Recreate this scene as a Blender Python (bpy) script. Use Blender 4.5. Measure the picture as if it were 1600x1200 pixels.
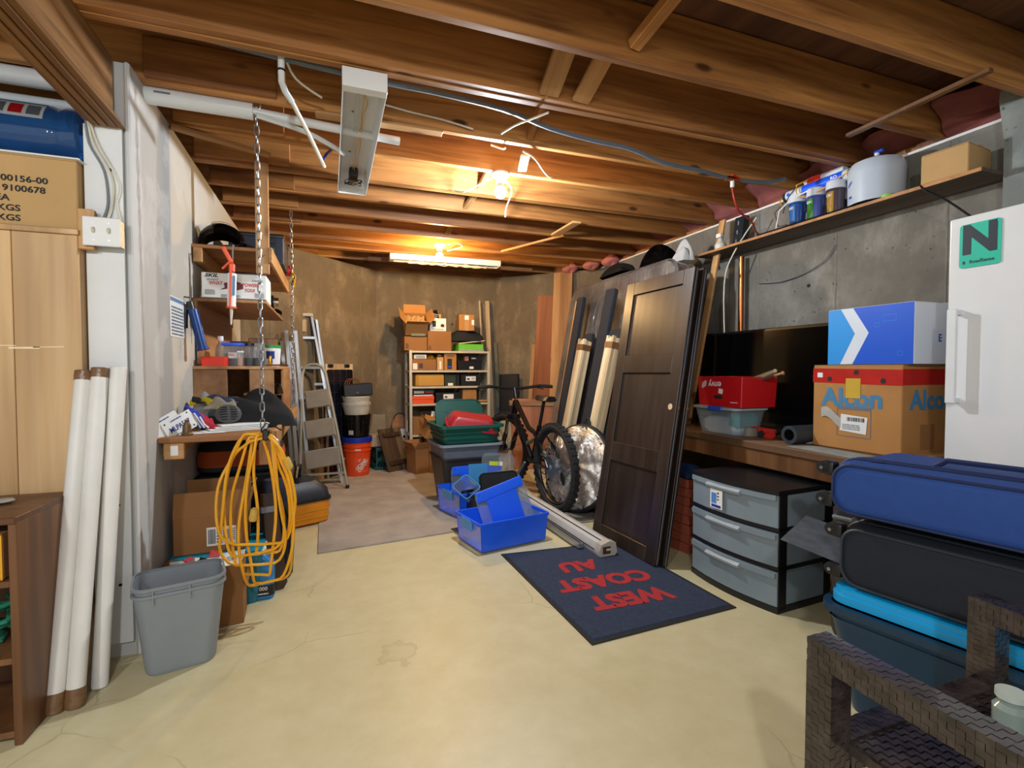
import bpy, bmesh, math, random
from mathutils import Vector, Matrix, Euler
rnd = random.Random(7)
for o in list(bpy.data.objects):
    bpy.data.objects.remove(o)
SC = bpy.context.scene
COL = SC.collection
R = math.radians
PI = math.pi

# ---------------------------------------------------------------- camera, world, lamps, exposure
cd = bpy.data.cameras.new('camera'); cam = bpy.data.objects.new('camera', cd); COL.objects.link(cam)
cd.sensor_fit = 'HORIZONTAL'; cd.sensor_width = 36.0; cd.lens = 36.0 * 779 / 1600; cd.clip_start = .05
yaw, pitch = math.atan(285 / 779), math.atan(24 / 779)
cam.rotation_euler = (PI / 2 - pitch, 0, -yaw); cam.location = (0, 0, 1.16)
SC.camera = cam
w = bpy.data.worlds.new('world'); SC.world = w; w.use_nodes = True
w.node_tree.nodes['Background'].inputs[0].default_value = (.97, .985, 1, 1)
w.node_tree.nodes['Background'].inputs[1].default_value = .55
SC.view_settings.view_transform = 'Standard'; SC.view_settings.look = 'None'
SC.view_settings.gamma = 1; SC.view_settings.use_curve_mapping = False
SC.view_settings.exposure = 0.68
BULB_COOL, BULB_WARM, ROOM_LAMP = 1550, 1000, 62
def lamp(name, loc, power, size, col=(.96, .985, 1)):
    l = bpy.data.lights.new(name, 'POINT'); l.energy = power; l.shadow_soft_size = size; l.color = col
    o = bpy.data.objects.new(name, l); o.location = loc; COL.objects.link(o); return o
lamp('room_lamp', (-.25, -.8, 2.12), ROOM_LAMP, .06)
lamp('room_lamp', (-1.25, -.35, 2.0), ROOM_LAMP * .8, .06)

# ---------------------------------------------------------------- materials
def lin(h):
    if not isinstance(h, str): return tuple(h) + ((1,) if len(h) == 3 else ())
    v = [int(h[i:i + 2], 16) / 255 for i in (0, 2, 4)]
    return tuple(c / 12.92 if c <= .04045 else ((c + .055) / 1.055) ** 2.4 for c in v) + (1,)
def shade(c, k): return tuple(min(1, x * k) for x in c[:3]) + (1,)
class NT:
    def __init__(s, name):
        s.m = bpy.data.materials.new(name); s.m.use_nodes = True; s.t = s.m.node_tree
        s.p = s.t.nodes['Principled BSDF']
    def n(s, kind, **kw):
        nd = s.t.nodes.new('ShaderNode' + kind)
        for k, v in kw.items():
            if k in nd.inputs: nd.inputs[k].default_value = v
            else: setattr(nd, k, v)
        return nd
    def l(s, a, b): s.t.links.new(a, b)
    def coord(s, scale=(1, 1, 1), rand=True):
        tc = s.n('TexCoord'); mp = s.n('Mapping'); mp.inputs['Scale'].default_value = scale
        if rand:
            oi = s.n('ObjectInfo'); ma = s.n('MixRGB', blend_type='ADD'); ma.inputs[0].default_value = 1
            mu = s.n('Math', operation='MULTIPLY'); mu.inputs[1].default_value = 13.7
            s.l(oi.outputs['Random'], mu.inputs[0]); s.l(tc.outputs['Object'], ma.inputs[1]); s.l(mu.outputs[0], ma.inputs[2])
            s.l(ma.outputs[0], mp.inputs['Vector'])
        else: s.l(tc.outputs['Object'], mp.inputs['Vector'])
        return mp.outputs[0]
    def noise(s, vec, scale, detail=4, rough=.55, dist=0):
        nd = s.n('TexNoise', Scale=scale, Detail=detail, Roughness=rough, Distortion=dist); s.l(vec, nd.inputs['Vector']); return nd.outputs[0]
    def ramp(s, fac, stops):
        r = s.n('ValToRGB'); e = r.color_ramp.elements
        while len(e) < len(stops): e.new(.5)
        for el, (p, c) in zip(e, stops): el.position = p; el.color = lin(c)
        s.l(fac, r.inputs[0]); return r.outputs[0]
    def mix(s, fac, a, b, mode='MIX'):
        m = s.n('MixRGB', blend_type=mode)
        for i, v in ((0, fac), (1, a), (2, b)):
            if hasattr(v, 'is_output'): s.l(v, m.inputs[i])
            elif i == 0: m.inputs[0].default_value = v
            else: m.inputs[i].default_value = lin(v)
        return m.outputs[0]
    def bump(s, h, strength, dist=.01):
        b = s.n('Bump', Strength=strength, Distance=dist); s.l(h, b.inputs['Height']); s.l(b.outputs[0], s.p.inputs['Normal'])
    def base(s, c):
        if hasattr(c, 'is_output'): s.l(c, s.p.inputs['Base Color'])
        else: s.p.inputs['Base Color'].default_value = lin(c)
    def set(s, **kw):
        for k, v in kw.items(): s.p.inputs[k].default_value = v
        return s.m
def mat(name, col, rough=.5, metal=0, var=.12, vs=9, bump=0, bs=80, trans=0, emit=0, alpha=1, coat=0, spec=.5):
    t = NT(name); c = lin(col)
    if var:
        v = t.coord(); f = t.noise(v, vs); t.base(t.ramp(f, [(.3, shade(c, 1 - var)), (.7, shade(c, 1 + var * .5))]))
    else: t.base(c)
    if bump: t.bump(t.noise(t.coord(), bs, 3), bump, .004)
    if emit: t.p.inputs['Emission Color'].default_value = c; t.p.inputs['Emission Strength'].default_value = emit
    return t.set(**{'Roughness': rough, 'Metallic': metal, 'Transmission Weight': trans, 'Alpha': alpha, 'Coat Weight': coat, 'Specular IOR Level': spec})
def wood(name, dark, light, axis=0, rough=.55, sc=1, knots=True, ply=False):
    t = NT(name); s = [16 * sc, 16 * sc, 16 * sc]; s[axis] = .9 * sc
    v = t.coord(tuple(s)); f = t.noise(v, 1.6, 6, .62, .6)
    col = t.ramp(f, [(.25, dark), (.5, shade(tuple((a + b) / 2 for a, b in zip(lin(dark), lin(light))), 1.05)), (.78, light)])
    s2 = [5, 5, 5]; s2[axis] = .35; f2 = t.noise(t.coord(tuple(s2)), 1, 3)
    col = t.mix(t.ramp(f2, [(.35, 'b8a594'), (.65, 'ffffff')]), 'ffffff', col, 'MULTIPLY') if False else t.mix(1, col, t.ramp(f2, [(.3, 'b0a090'), (.62, 'ffffff')]), 'MULTIPLY')
    if knots:
        s3 = [5.5, 5.5, 5.5]; s3[axis] = 2.2; vo = t.n('TexVoronoi', Scale=1.0); t.l(t.coord(tuple(s3)), vo.inputs['Vector'])
        col = t.mix(t.ramp(vo.outputs['Distance'], [(.06, 'ffffff'), (.12, '000000')]), col, shade(lin(dark), .35))
    oi = t.n('ObjectInfo'); col = t.mix(1, col, t.ramp(oi.outputs['Random'], [(0, 'd8ccc4'), (1, 'ffffff')]), 'MULTIPLY')
    t.base(col); t.bump(f, .18, .003)
    return t.set(Roughness=rough)
def concrete(name, a, b, dark):
    t = NT(name); v = t.coord(rand=False); f = t.noise(v, 2.2, 8, .65); vs = t.coord((3.2, 3.2, 1.5), False); g = t.noise(vs, 1.3, 7, .65)
    c = t.mix(.45, t.ramp(f, [(.32, shade(lin(a), .85)), (.5, a), (.68, shade(lin(b), 1.12))]), t.ramp(g, [(.34, shade(lin(dark), .8)), (.52, dark), (.66, shade(lin(b), 1.15))]))
    vo = t.n('TexVoronoi', Scale=26); t.l(v, vo.inputs['Vector']); sp = t.noise(v, 9, 2)
    pit = t.mix(1, t.ramp(vo.outputs['Distance'], [(.10, 'ffffff'), (.2, '000000')]), t.ramp(sp, [(.52, '000000'), (.6, 'ffffff')]), 'MULTIPLY')
    c = t.mix(pit, c, shade(lin(dark), .45)); t.base(c); t.bump(t.noise(v, 18, 6, .7), .35, .012)
    return t.set(Roughness=.9)

# ---------------------------------------------------------------- mesh helpers
def V(*a): return Vector(a)
def rr(w, d, r, z=0, n=4, c=(0, 0)):
    r = min(r, w / 2 - 1e-4, d / 2 - 1e-4); o = []
    for sx, sy, a0 in ((1, 1, 0), (-1, 1, 90), (-1, -1, 180), (1, -1, 270)):
        for k in range(n + 1):
            a = R(a0 + 90 * k / n); o.append(V(c[0] + sx * (w / 2 - r) + r * math.cos(a), c[1] + sy * (d / 2 - r) + r * math.sin(a), z))
    return o
def circ(r, z=0, n=16, c=(0, 0)): return [V(c[0] + r * math.cos(2 * PI * k / n), c[1] + r * math.sin(2 * PI * k / n), z) for k in range(n)]
class B:
    def __init__(s): s.bm = bmesh.new()
    def box(s, c, d, rot=(0, 0, 0), bev=0, seg=1):
        m = Matrix.Translation(V(*c)) @ Euler(tuple(R(a) for a in rot)).to_matrix().to_4x4() @ Matrix.Diagonal((d[0], d[1], d[2], 1))
        vs = bmesh.ops.create_cube(s.bm, size=1, matrix=m)['verts']
        if bev:
            es = list({e for v in vs for e in v.link_edges})
            bmesh.ops.bevel(s.bm, geom=es, offset=bev, segments=seg, affect='EDGES', profile=.5)
        return s
    def loft(s, rings, cap0=True, cap1=True, closed=False):
        vr = [[s.bm.verts.new(p) for p in r] for r in rings]; n = len(vr[0])
        prs = list(zip(vr, vr[1:])) + ([(vr[-1], vr[0])] if closed else [])
        for a, b in prs:
            for k in range(n):
                try: s.bm.faces.new((a[k], a[(k + 1) % n], b[(k + 1) % n], b[k]))
                except ValueError: pass
        if not closed:
            if cap0: s.bm.faces.new(vr[0][::-1])
            if cap1: s.bm.faces.new(vr[-1])
        return s
    def cyl(s, p, q, r, r2=None, n=14, cap=True):
        p, q = V(*p), V(*q); r2 = r if r2 is None else r2; z = (q - p).normalized(); x = z.orthogonal().normalized(); y = z.cross(x)
        ring = lambda c, rad: [c + x * rad * math.cos(2 * PI * k / n) + y * rad * math.sin(2 * PI * k / n) for k in range(n)]
        return s.loft([ring(p, r), ring(q, r2)], cap, cap)
    def tube(s, pts, r, n=6, closed=False):
        pts = [V(*p) for p in pts]; N = len(pts); rings = []; x = None
        for i in range(N):
            a = pts[(i - 1) % N] if closed or i else pts[i]; b = pts[(i + 1) % N] if closed or i < N - 1 else pts[i]
            z = (b - a).normalized()
            if x is None: x = z.orthogonal().normalized()
            x = (x - z * x.dot(z)).normalized() if abs(x.dot(z)) < .999 else z.orthogonal().normalized(); y = z.cross(x)
            rad = r[i] if isinstance(r, (list, tuple)) else r
            rings.append([pts[i] + x * rad * math.cos(2 * PI * k / n) + y * rad * math.sin(2 * PI * k / n) for k in range(n)])
        return s.loft(rings, closed=closed)
    def lathe(s, prof, n=20, c=(0, 0, 0)):
        return s.loft([[V(c[0] + r * math.cos(2 * PI * k / n), c[1] + r * math.sin(2 * PI * k / n), c[2] + z) for k in range(n)] for r, z in [(max(r, .0006), z) for r, z in prof]])
    def prism(s, poly, h, m=Matrix()):
        return s.loft([[m @ V(p[0], p[1], 0) for p in poly], [m @ V(p[0], p[1], h) for p in poly]])
    def tub(s, secs, t=.004, rim=0, cor=.03, n=4):
        """secs: (width, depth, z) from the bottom up: an open container with wall thickness t"""
        rings = [rr(w, d, cor, z, n) for w, d, z in secs]
        if rim:
            w, d, z = secs[-1]; rings += [rr(w + 2 * rim, d + 2 * rim, cor + rim, z, n), rr(w + 2 * rim, d + 2 * rim, cor + rim, z + rim, n)]
        w, d, z = secs[-1]; rings.append(rr(w - 2 * t, d - 2 * t, cor, z + rim, n))
        w, d, z = secs[0]; rings.append(rr(w - 2 * t, d - 2 * t, cor, z + t, n))
        return s.loft(rings)
    def sheet(s, f, nu, nv, t=.003):
        g = [[s.bm.verts.new(V(*f(i / nu, j / nv))) for j in range(nv + 1)] for i in range(nu + 1)]; fs = []
        for i in range(nu):
            for j in range(nv): fs.append(s.bm.faces.new((g[i][j], g[i + 1][j], g[i + 1][j + 1], g[i][j + 1])))
        if t: bmesh.ops.solidify(s.bm, geom=fs, thickness=t)
        return s
    def xf(s, m): bmesh.ops.transform(s.bm, matrix=m, verts=s.bm.verts); return s
    def mesh(s, name, ang=35):
        bmesh.ops.recalc_face_normals(s.bm, faces=s.bm.faces)
        me = bpy.data.meshes.new(name); s.bm.to_mesh(me); s.bm.free()
        me.polygons.foreach_set('use_smooth', [True] * len(me.polygons)); me.set_sharp_from_angle(angle=R(ang)); return me
def TR(loc=(0, 0, 0), rot=(0, 0, 0)): return Matrix.Translation(V(*loc)) @ Euler(tuple(R(a) for a in rot)).to_matrix().to_4x4()
def link(name, data, parent=None, loc=(0, 0, 0), rot=(0, 0, 0)):
    o = bpy.data.objects.new(name, data); COL.objects.link(o); o.location = loc; o.rotation_euler = tuple(R(a) for a in rot)
    if parent: o.parent = parent
    return o
def part(name, b, m, parent=None, loc=(0, 0, 0), rot=(0, 0, 0), label=None, ang=35):
    me = b.mesh(name, ang) if isinstance(b, B) else b
    if m and not me.materials: me.materials.append(m)
    o = link(name, me, parent, loc, rot)
    if label: o['label'] = label
    if isinstance(b, B) and len(me.polygons) < 4000: wn = o.modifiers.new('weighted_normal', 'WEIGHTED_NORMAL'); wn.keep_sharp = True
    return o
def tag(o, label, cat, group=None):
    o['label'] = label; o['category'] = cat
    if group: o['group'] = group
    return o
def thing(name, label, cat, loc=(0, 0, 0), rot=0, group=None):
    return tag(link(name, None, None, loc, rot if isinstance(rot, tuple) else (0, 0, rot)), label, cat, group)
def solo(name, b, m, label, cat, loc=(0, 0, 0), rot=(0, 0, 0), group=None, ang=35):
    return tag(part(name, b, m, None, loc, rot, ang=ang), label, cat, group)
def struct(name, b, m, parent=None, **k):
    o = part(name, b, m, parent, **k)
    if not parent: o['kind'] = 'structure'
    return o
def bx(c, d, rot=(0, 0, 0), bev=0, seg=1): return B().box(c, d, rot, bev, seg)
FRONT, TOPF, LEFTF, RIGHTF = (90, 0, 0), (0, 0, 0), (90, 0, -90), (90, 0, 90)
def text(s, size, m, parent, loc, rot=FRONT, bold=0, name='lettering', sx=1, align='CENTER', shear=0):
    c = bpy.data.curves.new('lettering', 'FONT'); c.body = s; c.size = size; c.align_x = align; c.align_y = 'CENTER'; c.offset = bold * size; c.extrude = .0004; c.shear = shear; c.resolution_u = 3
    o = bpy.data.objects.new('tmp', c); COL.objects.link(o); dg = bpy.context.evaluated_depsgraph_get()
    me = bpy.data.meshes.new_from_object(o.evaluated_get(dg)); bpy.data.objects.remove(o); bpy.data.curves.remove(c)
    me.transform(Matrix.Diagonal((sx, 1, 1, 1))); me.materials.clear(); me.materials.append(m)
    return part(name, me, None, parent, loc, rot)
def rows(parent, m, c, w, h, n, rot=FRONT, seed=1, name='print'):
    """a block of small printed lines, as flat ink bars"""
    q = random.Random(seed); b = B()
    for k in range(n):
        y = h / 2 - h * (k + .5) / n; x = -w / 2
        while x < w / 2 - .05 * w:
            l = min(q.uniform(.08, .35) * w, w / 2 - x); b.box((x + l / 2, y, 0), (l, h / n * .5, .0006)); x += l + .03 * w
    return part(name, b, m, parent, c, rot)
def barcode(parent, m, c, w, h, rot=FRONT, seed=3):
    q = random.Random(seed); b = B(); x = -w / 2
    while x < w / 2:
        l = q.choice((1, 1, 2, 3)) * w / 50; b.box((x + l / 2, 0, 0), (l, h, .0006)); x += l + q.choice((1, 1, 2)) * w / 50
    return part('barcode', b, m, parent, c, rot)

M = {}
M['joist'] = wood('joist_fir', '7e4c1e', 'e6a75e', 0, .55)
M['lumber'] = wood('lumber_spruce', 'b58048', 'e0b67c', 2, .6)
M['lumber_x'] = wood('lumber_along_x', 'b58048', 'e0b67c', 0, .6)
M['lumber_y'] = wood('lumber_along_y', 'b58048', 'dcb178', 1, .6)
M['beam'] = wood('beam_fir', '6a4420', 'c49450', 1, .6)
M['pine'] = wood('pine_board', 'd9ac70', 'f0d3a0', 2, .45, .7, False)
M['ply'] = wood('plywood', 'a8764a', 'd6aa76', 1, .6, .5, False)
M['shelfwood'] = wood('shelf_wood', 'a06a3a', 'd09a5e', 0, .6, .6, False)
M['plyund'] = wood('weathered_plywood', '4b4238', '85796a', 1, .75, .6, False)
M['subfloor'] = wood('subfloor_plywood', '5e3a22', '8c6040', 1, .65, .5, False)
M['brownwood'] = wood('brown_laminate', '62422a', '94683e', 2, .45, .6, False)
M['espresso'] = wood('espresso_wood', '261d19', '40352e', 2, .34, 1, False)
M['worn'] = wood('worn_bench_wood', '5e4632', 'a07a54', 1, .6, .7)
M['redply'] = wood('red_plywood', '9a5a34', 'c07c4c', 2, .6, .5, False)
M['oakslat'] = wood('pale_slat', 'cdb68c', 'eadcb8', 2, .6, 1, False)
M['darkwood'] = wood('dark_brown_wood', '38261c', '5c4230', 2, .5, 1, False)
M['pallet'] = wood('stained_pallet', '4a3826', '7a6244', 2, .7, 1)
M['concrete'] = concrete('poured_concrete', '78746a', '96928a', '68645c')
M['concrete_warm'] = concrete('poured_concrete_back', '786a54', '94846a', '665844')
M['concrete_cool'] = concrete('poured_concrete_pier', '858a86', 'a2a7a2', '6d726e')
M['card'] = mat('cardboard', 'a9773f', .85, var=.1, vs=5)
M['card2'] = mat('cardboard_dark', '8f6236', .85, var=.1, vs=5)
M['card3'] = mat('cardboard_pale', 'c09a66', .85, var=.08, vs=5)
M['cardin'] = mat('cardboard_inside', '6e4a28', .9, var=.1)
M['tape'] = mat('packing_tape', 'b48a58', .18, var=.05)
M['white'] = mat('white_plain', 'e6e6e4', .5, var=.02)
M['paper'] = mat('paper', 'e2e2de', .8, var=.05)
M['offwhite'] = mat('offwhite_plastic', 'd0cab8', .45, var=.05)
M['ink'] = mat('black_ink', '1a1a1c', .7, var=0)
M['greyink'] = mat('grey_ink', '6a6e76', .7, var=0)
M['black'] = mat('black_plastic', '131417', .38, var=.1)
M['blackm'] = mat('black_matte', '17181b', .75, var=.15)
M['blackg'] = mat('black_gloss', '0a0b0d', .12, var=0)
M['rubber'] = mat('rubber', '1b1b1c', .85, var=.1, bump=.2)
M['navy'] = mat('navy_fabric', '1a2030', .85, var=.15, vs=40, bump=.15, bs=400)
M['steel'] = mat('galvanised_steel', 'a9adb0', .35, 1, var=.1)
M['alu'] = mat('aluminium', 'b6babd', .38, .9, var=.08)
M['chrome'] = mat('chrome', 'c8ccd0', .15, 1, var=0)
M['wmetal'] = mat('white_painted_metal', 'd8dcde', .4, var=.04)
M['red'] = mat('red_plastic', 'c8281e', .4)
M['redm'] = mat('red_print', 'c41a1e', .5, var=.03)
M['orange'] = mat('orange_plastic', 'e2501a', .42, var=.06)
M['yellow'] = mat('yellow_plastic', 'e0a21c', .45, var=.06)
M['blue'] = mat('blue_plastic', '1a5ef2', .35, var=.06)
M['clear'] = mat('clear_plastic', 'dceaf2', .12, var=0, trans=.8, alpha=.5)
M['clearblue'] = mat('clear_blue_plastic', '5fb4f0', .18, var=.05, trans=.45)
M['green'] = mat('dark_green_plastic', '0d5145', .4, var=.06)
M['glass'] = mat('glass', 'e8f0ee', .05, var=0, trans=.95)
M['pvc'] = mat('white_pvc', 'dfe4e6', .3, var=.03)
M['cable'] = mat('cable_jacket', 'd6d0be', .5, var=.05)
M['copper'] = mat('copper', 'b06a40', .3, 1, var=.1)
M['grey'] = mat('grey_plastic', '7f858a', .45, var=.05)
# ---------------------------------------------------------------- the setting
def floor_mat():
    t = NT('painted_floor'); v = t.coord(rand=False); f = t.noise(v, 1.1, 6, .6); g = t.noise(v, 7, 5, .65)
    c = t.mix(.4, t.ramp(f, [(.3, 'c4b78a'), (.7, 'd4caa2')]), t.ramp(g, [(.3, 'bcb084'), (.7, 'd8d0ac')]))
    # blotchy stain left of the mat and a few scuffs
    tc = t.n('TexCoord'); sb = t.n('Vector' + 'Math', operation='SUBTRACT'); sb.inputs[1].default_value = (.26, 2.04, 0); t.l(tc.outputs['Object'], sb.inputs[0])
    ln = t.n('VectorMath', operation='LENGTH'); t.l(sb.outputs[0], ln.inputs[0]); nz = t.noise(v, 14, 4); ad = t.n('Math', operation='MULTIPLY_ADD'); t.l(nz, ad.inputs[0]); ad.inputs[1].default_value = .22; t.l(ln.outputs['Value'], ad.inputs[2])
    c = t.mix(t.ramp(ad.outputs[0], [(.15, '000000'), (.17, '707070'), (.185, '909090'), (.20, '000000')]), c, '8f7a50')
    c = t.mix(t.ramp(ad.outputs[0], [(.17, '505050'), (.19, '000000')]), c, 'b09a68')
    cr = t.n('TexVoronoi', Scale=.75, feature='DISTANCE_TO_EDGE'); w2 = t.n('MixRGB', blend_type='ADD'); w2.inputs[0].default_value = .12; t.l(v, w2.inputs[1]); nc = t.n('TexNoise', Scale=5.0, Detail=4.0); t.l(v, nc.inputs['Vector']); t.l(nc.outputs[1], w2.inputs[2]); t.l(w2.outputs[0], cr.inputs['Vector'])
    crm = t.mix(1, t.ramp(cr.outputs['Distance'], [(.001, 'a0a0a0'), (.004, '000000')]), t.ramp(t.noise(v, 1.7, 2), [(.5, '000000'), (.56, 'ffffff')]), 'MULTIPLY')
    c = t.mix(crm, c, '7a6c50')
    t.base(c); t.bump(g, .08, .004)
    return t.set(Roughness=.42)
struct('floor', B().box((.3, 2, -.05), (8.4, 9.6, .1)), floor_mat())
def drywall_mat():
    t = NT('taped_drywall'); v = t.coord((1, 1, .35), False); f = t.noise(v, 2.2, 4, .6); sx = t.n('SeparateXYZ'); tc = t.n('TexCoord'); t.l(tc.outputs['Object'], sx.inputs[0])
    ad = t.n('Math', operation='MULTIPLY_ADD'); t.l(f, ad.inputs[0]); ad.inputs[1].default_value = .22; t.l(sx.outputs['Y'], ad.inputs[2])
    mu = t.n('Math', operation='MULTIPLY'); t.l(ad.outputs[0], mu.inputs[0]); mu.inputs[1].default_value = 1 / 5
    D, L = 'a6a5a2', 'c9c8c4'
    c = t.ramp(mu.outputs[0], [(.49, 'c6c6c4'), (.525, 'c6c6c4'), (.53, 'b2b0ab'), (.56, 'b2b0ab'), (.565, '9c9b98'), (.60, '9c9b98'), (.605, 'bdb6a8'), (.68, 'bdb6a8'), (.685, 'cac8c0'), (.9, 'b9b2a4')])
    g = t.noise(t.coord(rand=False), 3.2, 5, .6); c = t.mix(t.ramp(g, [(.5, '000000'), (.56, '999999')]), c, 'cfcdc8')
    t.base(c); return t.set(Roughness=.85)
M['drywall'] = drywall_mat()
M['drypanel'] = mat('painted_panel', 'dfe1e0', .6, var=.03)
wl = struct('wall_left', B().box((-.785, 3.68, 1.18), (.114, 2.56, 2.36)), M['drywall'])
part('end_panel', bx((-.812, 2.386, 1.08), (.122, .024, 2.03)), M['drypanel'], wl)
part('corner_bead', bx((-.735, 2.392, 1.18), (.02, .02, 2.36), bev=.006), M['drywall'], wl)
part('screw', B().cyl((-.79, 2.376, 1.93), (-.79, 2.372, 1.93), .006), M['blackm'], wl)
part('screw', B().cyl((-.79, 2.376, .30), (-.79, 2.372, .30), .006), M['blackm'], wl)
part('screw', B().cyl((-.79, 2.376, .62), (-.79, 2.372, .62), .006), M['blackm'], wl)
def wallseg(name, a, b, h, m, t=.2):
    a, b = V(a[0], a[1], 0), V(b[0], b[1], 0); d = (b - a); L = d.length; ang = math.degrees(math.atan2(d.y, d.x))
    o = struct(name, B().box((L / 2, t / 2, h / 2), (L, t, h)), m, loc=(a.x, a.y, 0), rot=(0, 0, ang))
    me = bx((0, -.0005, h / 2), (.010, .005, h), bev=.002).mesh('form_seam')
    for k in range(1, int(L / .61) + 1):
        if k * .61 < L: part('form_seam', me, m, o, (k * .61 - .1, 0, 0))
    me = B().cyl((0, .002, 0), (0, -.004, 0), .012, n=10).mesh('tie_hole'); me.materials.append(M['blackm'])
    for k in range(1, int(L / .61), 3):
        for zz in (1.72,): part('tie_hole', me, None, o, (k * .61 + .32, 0, zz))
    return o
wallseg('wall_back_left', (-1.3, 4.34), (.535, 6.2), 2.33, M['concrete_warm'])
wallseg('wall_back', (.535, 6.2), (2.05, 6.2), 2.33, M['concrete_warm'])
wallseg('wall_back_right', (2.05, 6.2), (3.045, 5.2), 2.34, M['concrete_warm'])
wr = wallseg('wall_right', (3.045, 5.25), (3.045, 1.38), 2.345, M['concrete'])
b = B(); pts = []
q = random.Random(5)
for k in range(15): pts.append((2.93 + q.uniform(-.008, .008), 1.42 + q.uniform(-.012, .012), k / 14 * 2.58))
b.loft([[V(x, y, z), V(3.25, 1.42, z), V(3.25, -.6, z), V(2.93, -.6, z)] for x, y, z in pts])
struct('wall_right_pier', b, M['concrete_cool'])
struct('trim_1', bx((3.06, 3.33, 2.352), (.05, 3.86, .014)), M['white'])
struct('trim_2', B().box((3.15, 3.33, 2.375), (.2, 3.9, .034)), M['joist'])
struct('wall_behind_left', B().box((-3.2, 2.6, 1.3), (.1, 5, 2.6)), M['drywall'])
struct('wall_beyond', B().box((-2.1, 4.9, 1.3), (2.3, .1, 2.6)), M['drywall'])

ceil = struct('ceiling', B().box((.1, 2.1, 2.64), (7, 8.6, .02)), M['subfloor'])
for i in range(4):
    for j in range(5):
        part('subfloor_sheet', bx((-2.1 + i * 1.83 + (j % 2) * .3, -1.6 + j * 1.83 + .3, 2.613), (1.822, 1.822, .02), bev=.003), M['subfloor'], ceil)
jm = bx((0, 0, 0), (6.5, .038, .235), bev=.003).mesh('joist'); jm.materials.append(M['joist'])
JY = [1.725 + .4065 * k for k in range(-5, 11)]
for k, y in enumerate(JY):
    part('joist', jm, None, ceil, (.12 + rnd.uniform(-.1, .1), y, 2.48), (rnd.uniform(-1, 1), 0, rnd.uniform(-.15, .15)))
part('joist', jm, None, ceil, (.1, JY[6] - .041, 2.483), (0, 0, .1))
part('joist', jm, None, ceil, (.1, JY[9] + .041, 2.483), (0, 0, -.1))
part('joist', jm, None, ceil, (.1, JY[14] - .041, 2.483), (0, 0, -.1))
part('rim_board', bx((3.27, 2.4, 2.49), (.04, 8, .22)), M['joist'], ceil)
# header blocks where joists lap at the left wall
for k in range(6, 13):
    part('lap_block', bx((-.46, JY[k] - .03, 2.455), (.5, .036, .16), bev=.003), M['joist'], ceil)
# bridging pieces
def stick(name, p, q, w, t, m, parent=None, roll=0):
    p, q = V(*p), V(*q); d = q - p; o = part(name, bx((d.length / 2, 0, 0), (d.length, w, t), bev=.002), m, parent)
    x = d.normalized(); zz = V(0, 0, 1) if abs(x.z) < .95 else V(0, 1, 0); y = zz.cross(x).normalized(); z = x.cross(y)
    mt = Matrix((x, y, z)).transposed().to_4x4(); mt.translation = p; o.matrix_local = mt @ Matrix.Rotation(R(roll), 4, 'X'); return o
bw = M['joist']
stick('bridging', (.93, JY[6] - .06, 2.38), (.93, JY[5] + .02, 2.58), .095, .02, M['lumber_x'], ceil)
stick('bridging', (1.09, JY[6] - .06, 2.38), (1.12, JY[5] + .02, 2.56), .085, .02, M['lumber_x'], ceil)
stick('bridging', (1.02, JY[7] - .02, 2.40), (1.02, JY[6] + .02, 2.57), .04, .04, bw, ceil)
stick('bridging', (1.13, JY[5] - .02, 2.42), (1.2, JY[4] + .02, 2.55), .05, .04, bw, ceil)
stick('bridging', (.98, JY[10] + .02, 2.38), (1.06, JY[9] + .02, 2.5), .04, .03, M['lumber_x'], ceil)
stick('bridging', (1.9, JY[10] - .1, 2.35), (1.9, JY[10] + .32, 2.352), .075, .018, M['lumber_x'], ceil)
stick('bridging', (.98, JY[9] - .02, 2.4), (1.03, JY[8] + .02, 2.56), .035, .03, bw, ceil)
stick('bridging', (1.03, JY[12] - .02, 2.4), (1.06, JY[11] + .02, 2.56), .05, .03, M['lumber_x'], ceil)
stick('brace_stick', (1.66, JY[12] + .28, 2.355), (1.98, JY[11] - .1, 2.352), .02, .02, M['lumber_x'], ceil)
# pink insulation at the rim
pk = mat('pink_insulation', 'cc7c74', .9, var=.3, vs=7, bump=.6, bs=22)
for k in range(3, len(JY) - 1):
    y0, y1 = JY[k] + .025, JY[k + 1] - .025; q = random.Random(k)
    if y1 > 5.3: continue
    ph = q.uniform(0, 6)
    def f(u, v): return (3.02 - .10 * math.sin(PI * u) * (.6 + .4 * math.sin(7 * v + ph)) + .16 * (u - .5) ** 2 * 2 - .05 * math.sin(9 * u + ph), y0 + (y1 - y0) * v, 2.365 + .23 * u)
    part('insulation_batt', B().sheet(f, 10, 10, .06), pk, ceil)
for y, x in ((5.15, 2.86), (5.42, 2.72), (4.9, 2.96)):
    part('insulation_batt', B().sheet(lambda u, v: (x + .09 * math.cos(2 * PI * u) * math.sin(PI * v), y + .13 * math.sin(2 * PI * u) * math.sin(PI * v), 2.37 - .05 * math.cos(PI * v) + .015 * math.sin(11 * u)), 12, 8, 0), pk, ceil)
# loose strips nailed to the joists
stick('furring_strip', (-.72, 2.90, 2.345), (-.30, 3.10, 2.345), .04, .02, M['lumber_x'], ceil)
stick('furring_strip', (2.50, 1.84, 2.35), (2.49, 1.245, 2.352), .03, .018, M['brownwood'], ceil)
stick('furring_strip', (1.04, 2.62, 2.35), (1.10, 2.83, 2.349), .05, .012, M['oakslat'], ceil)
stick('furring_strip', (-.05, 2.545, 2.352), (.55, 2.53, 2.352), .06, .012, M['lumber_x'], ceil)
stick('furring_strip', (.4, 5.62, 2.345), (2.3, 5.6, 2.345), .05, .04, M['shelfwood'], ceil)
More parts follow.
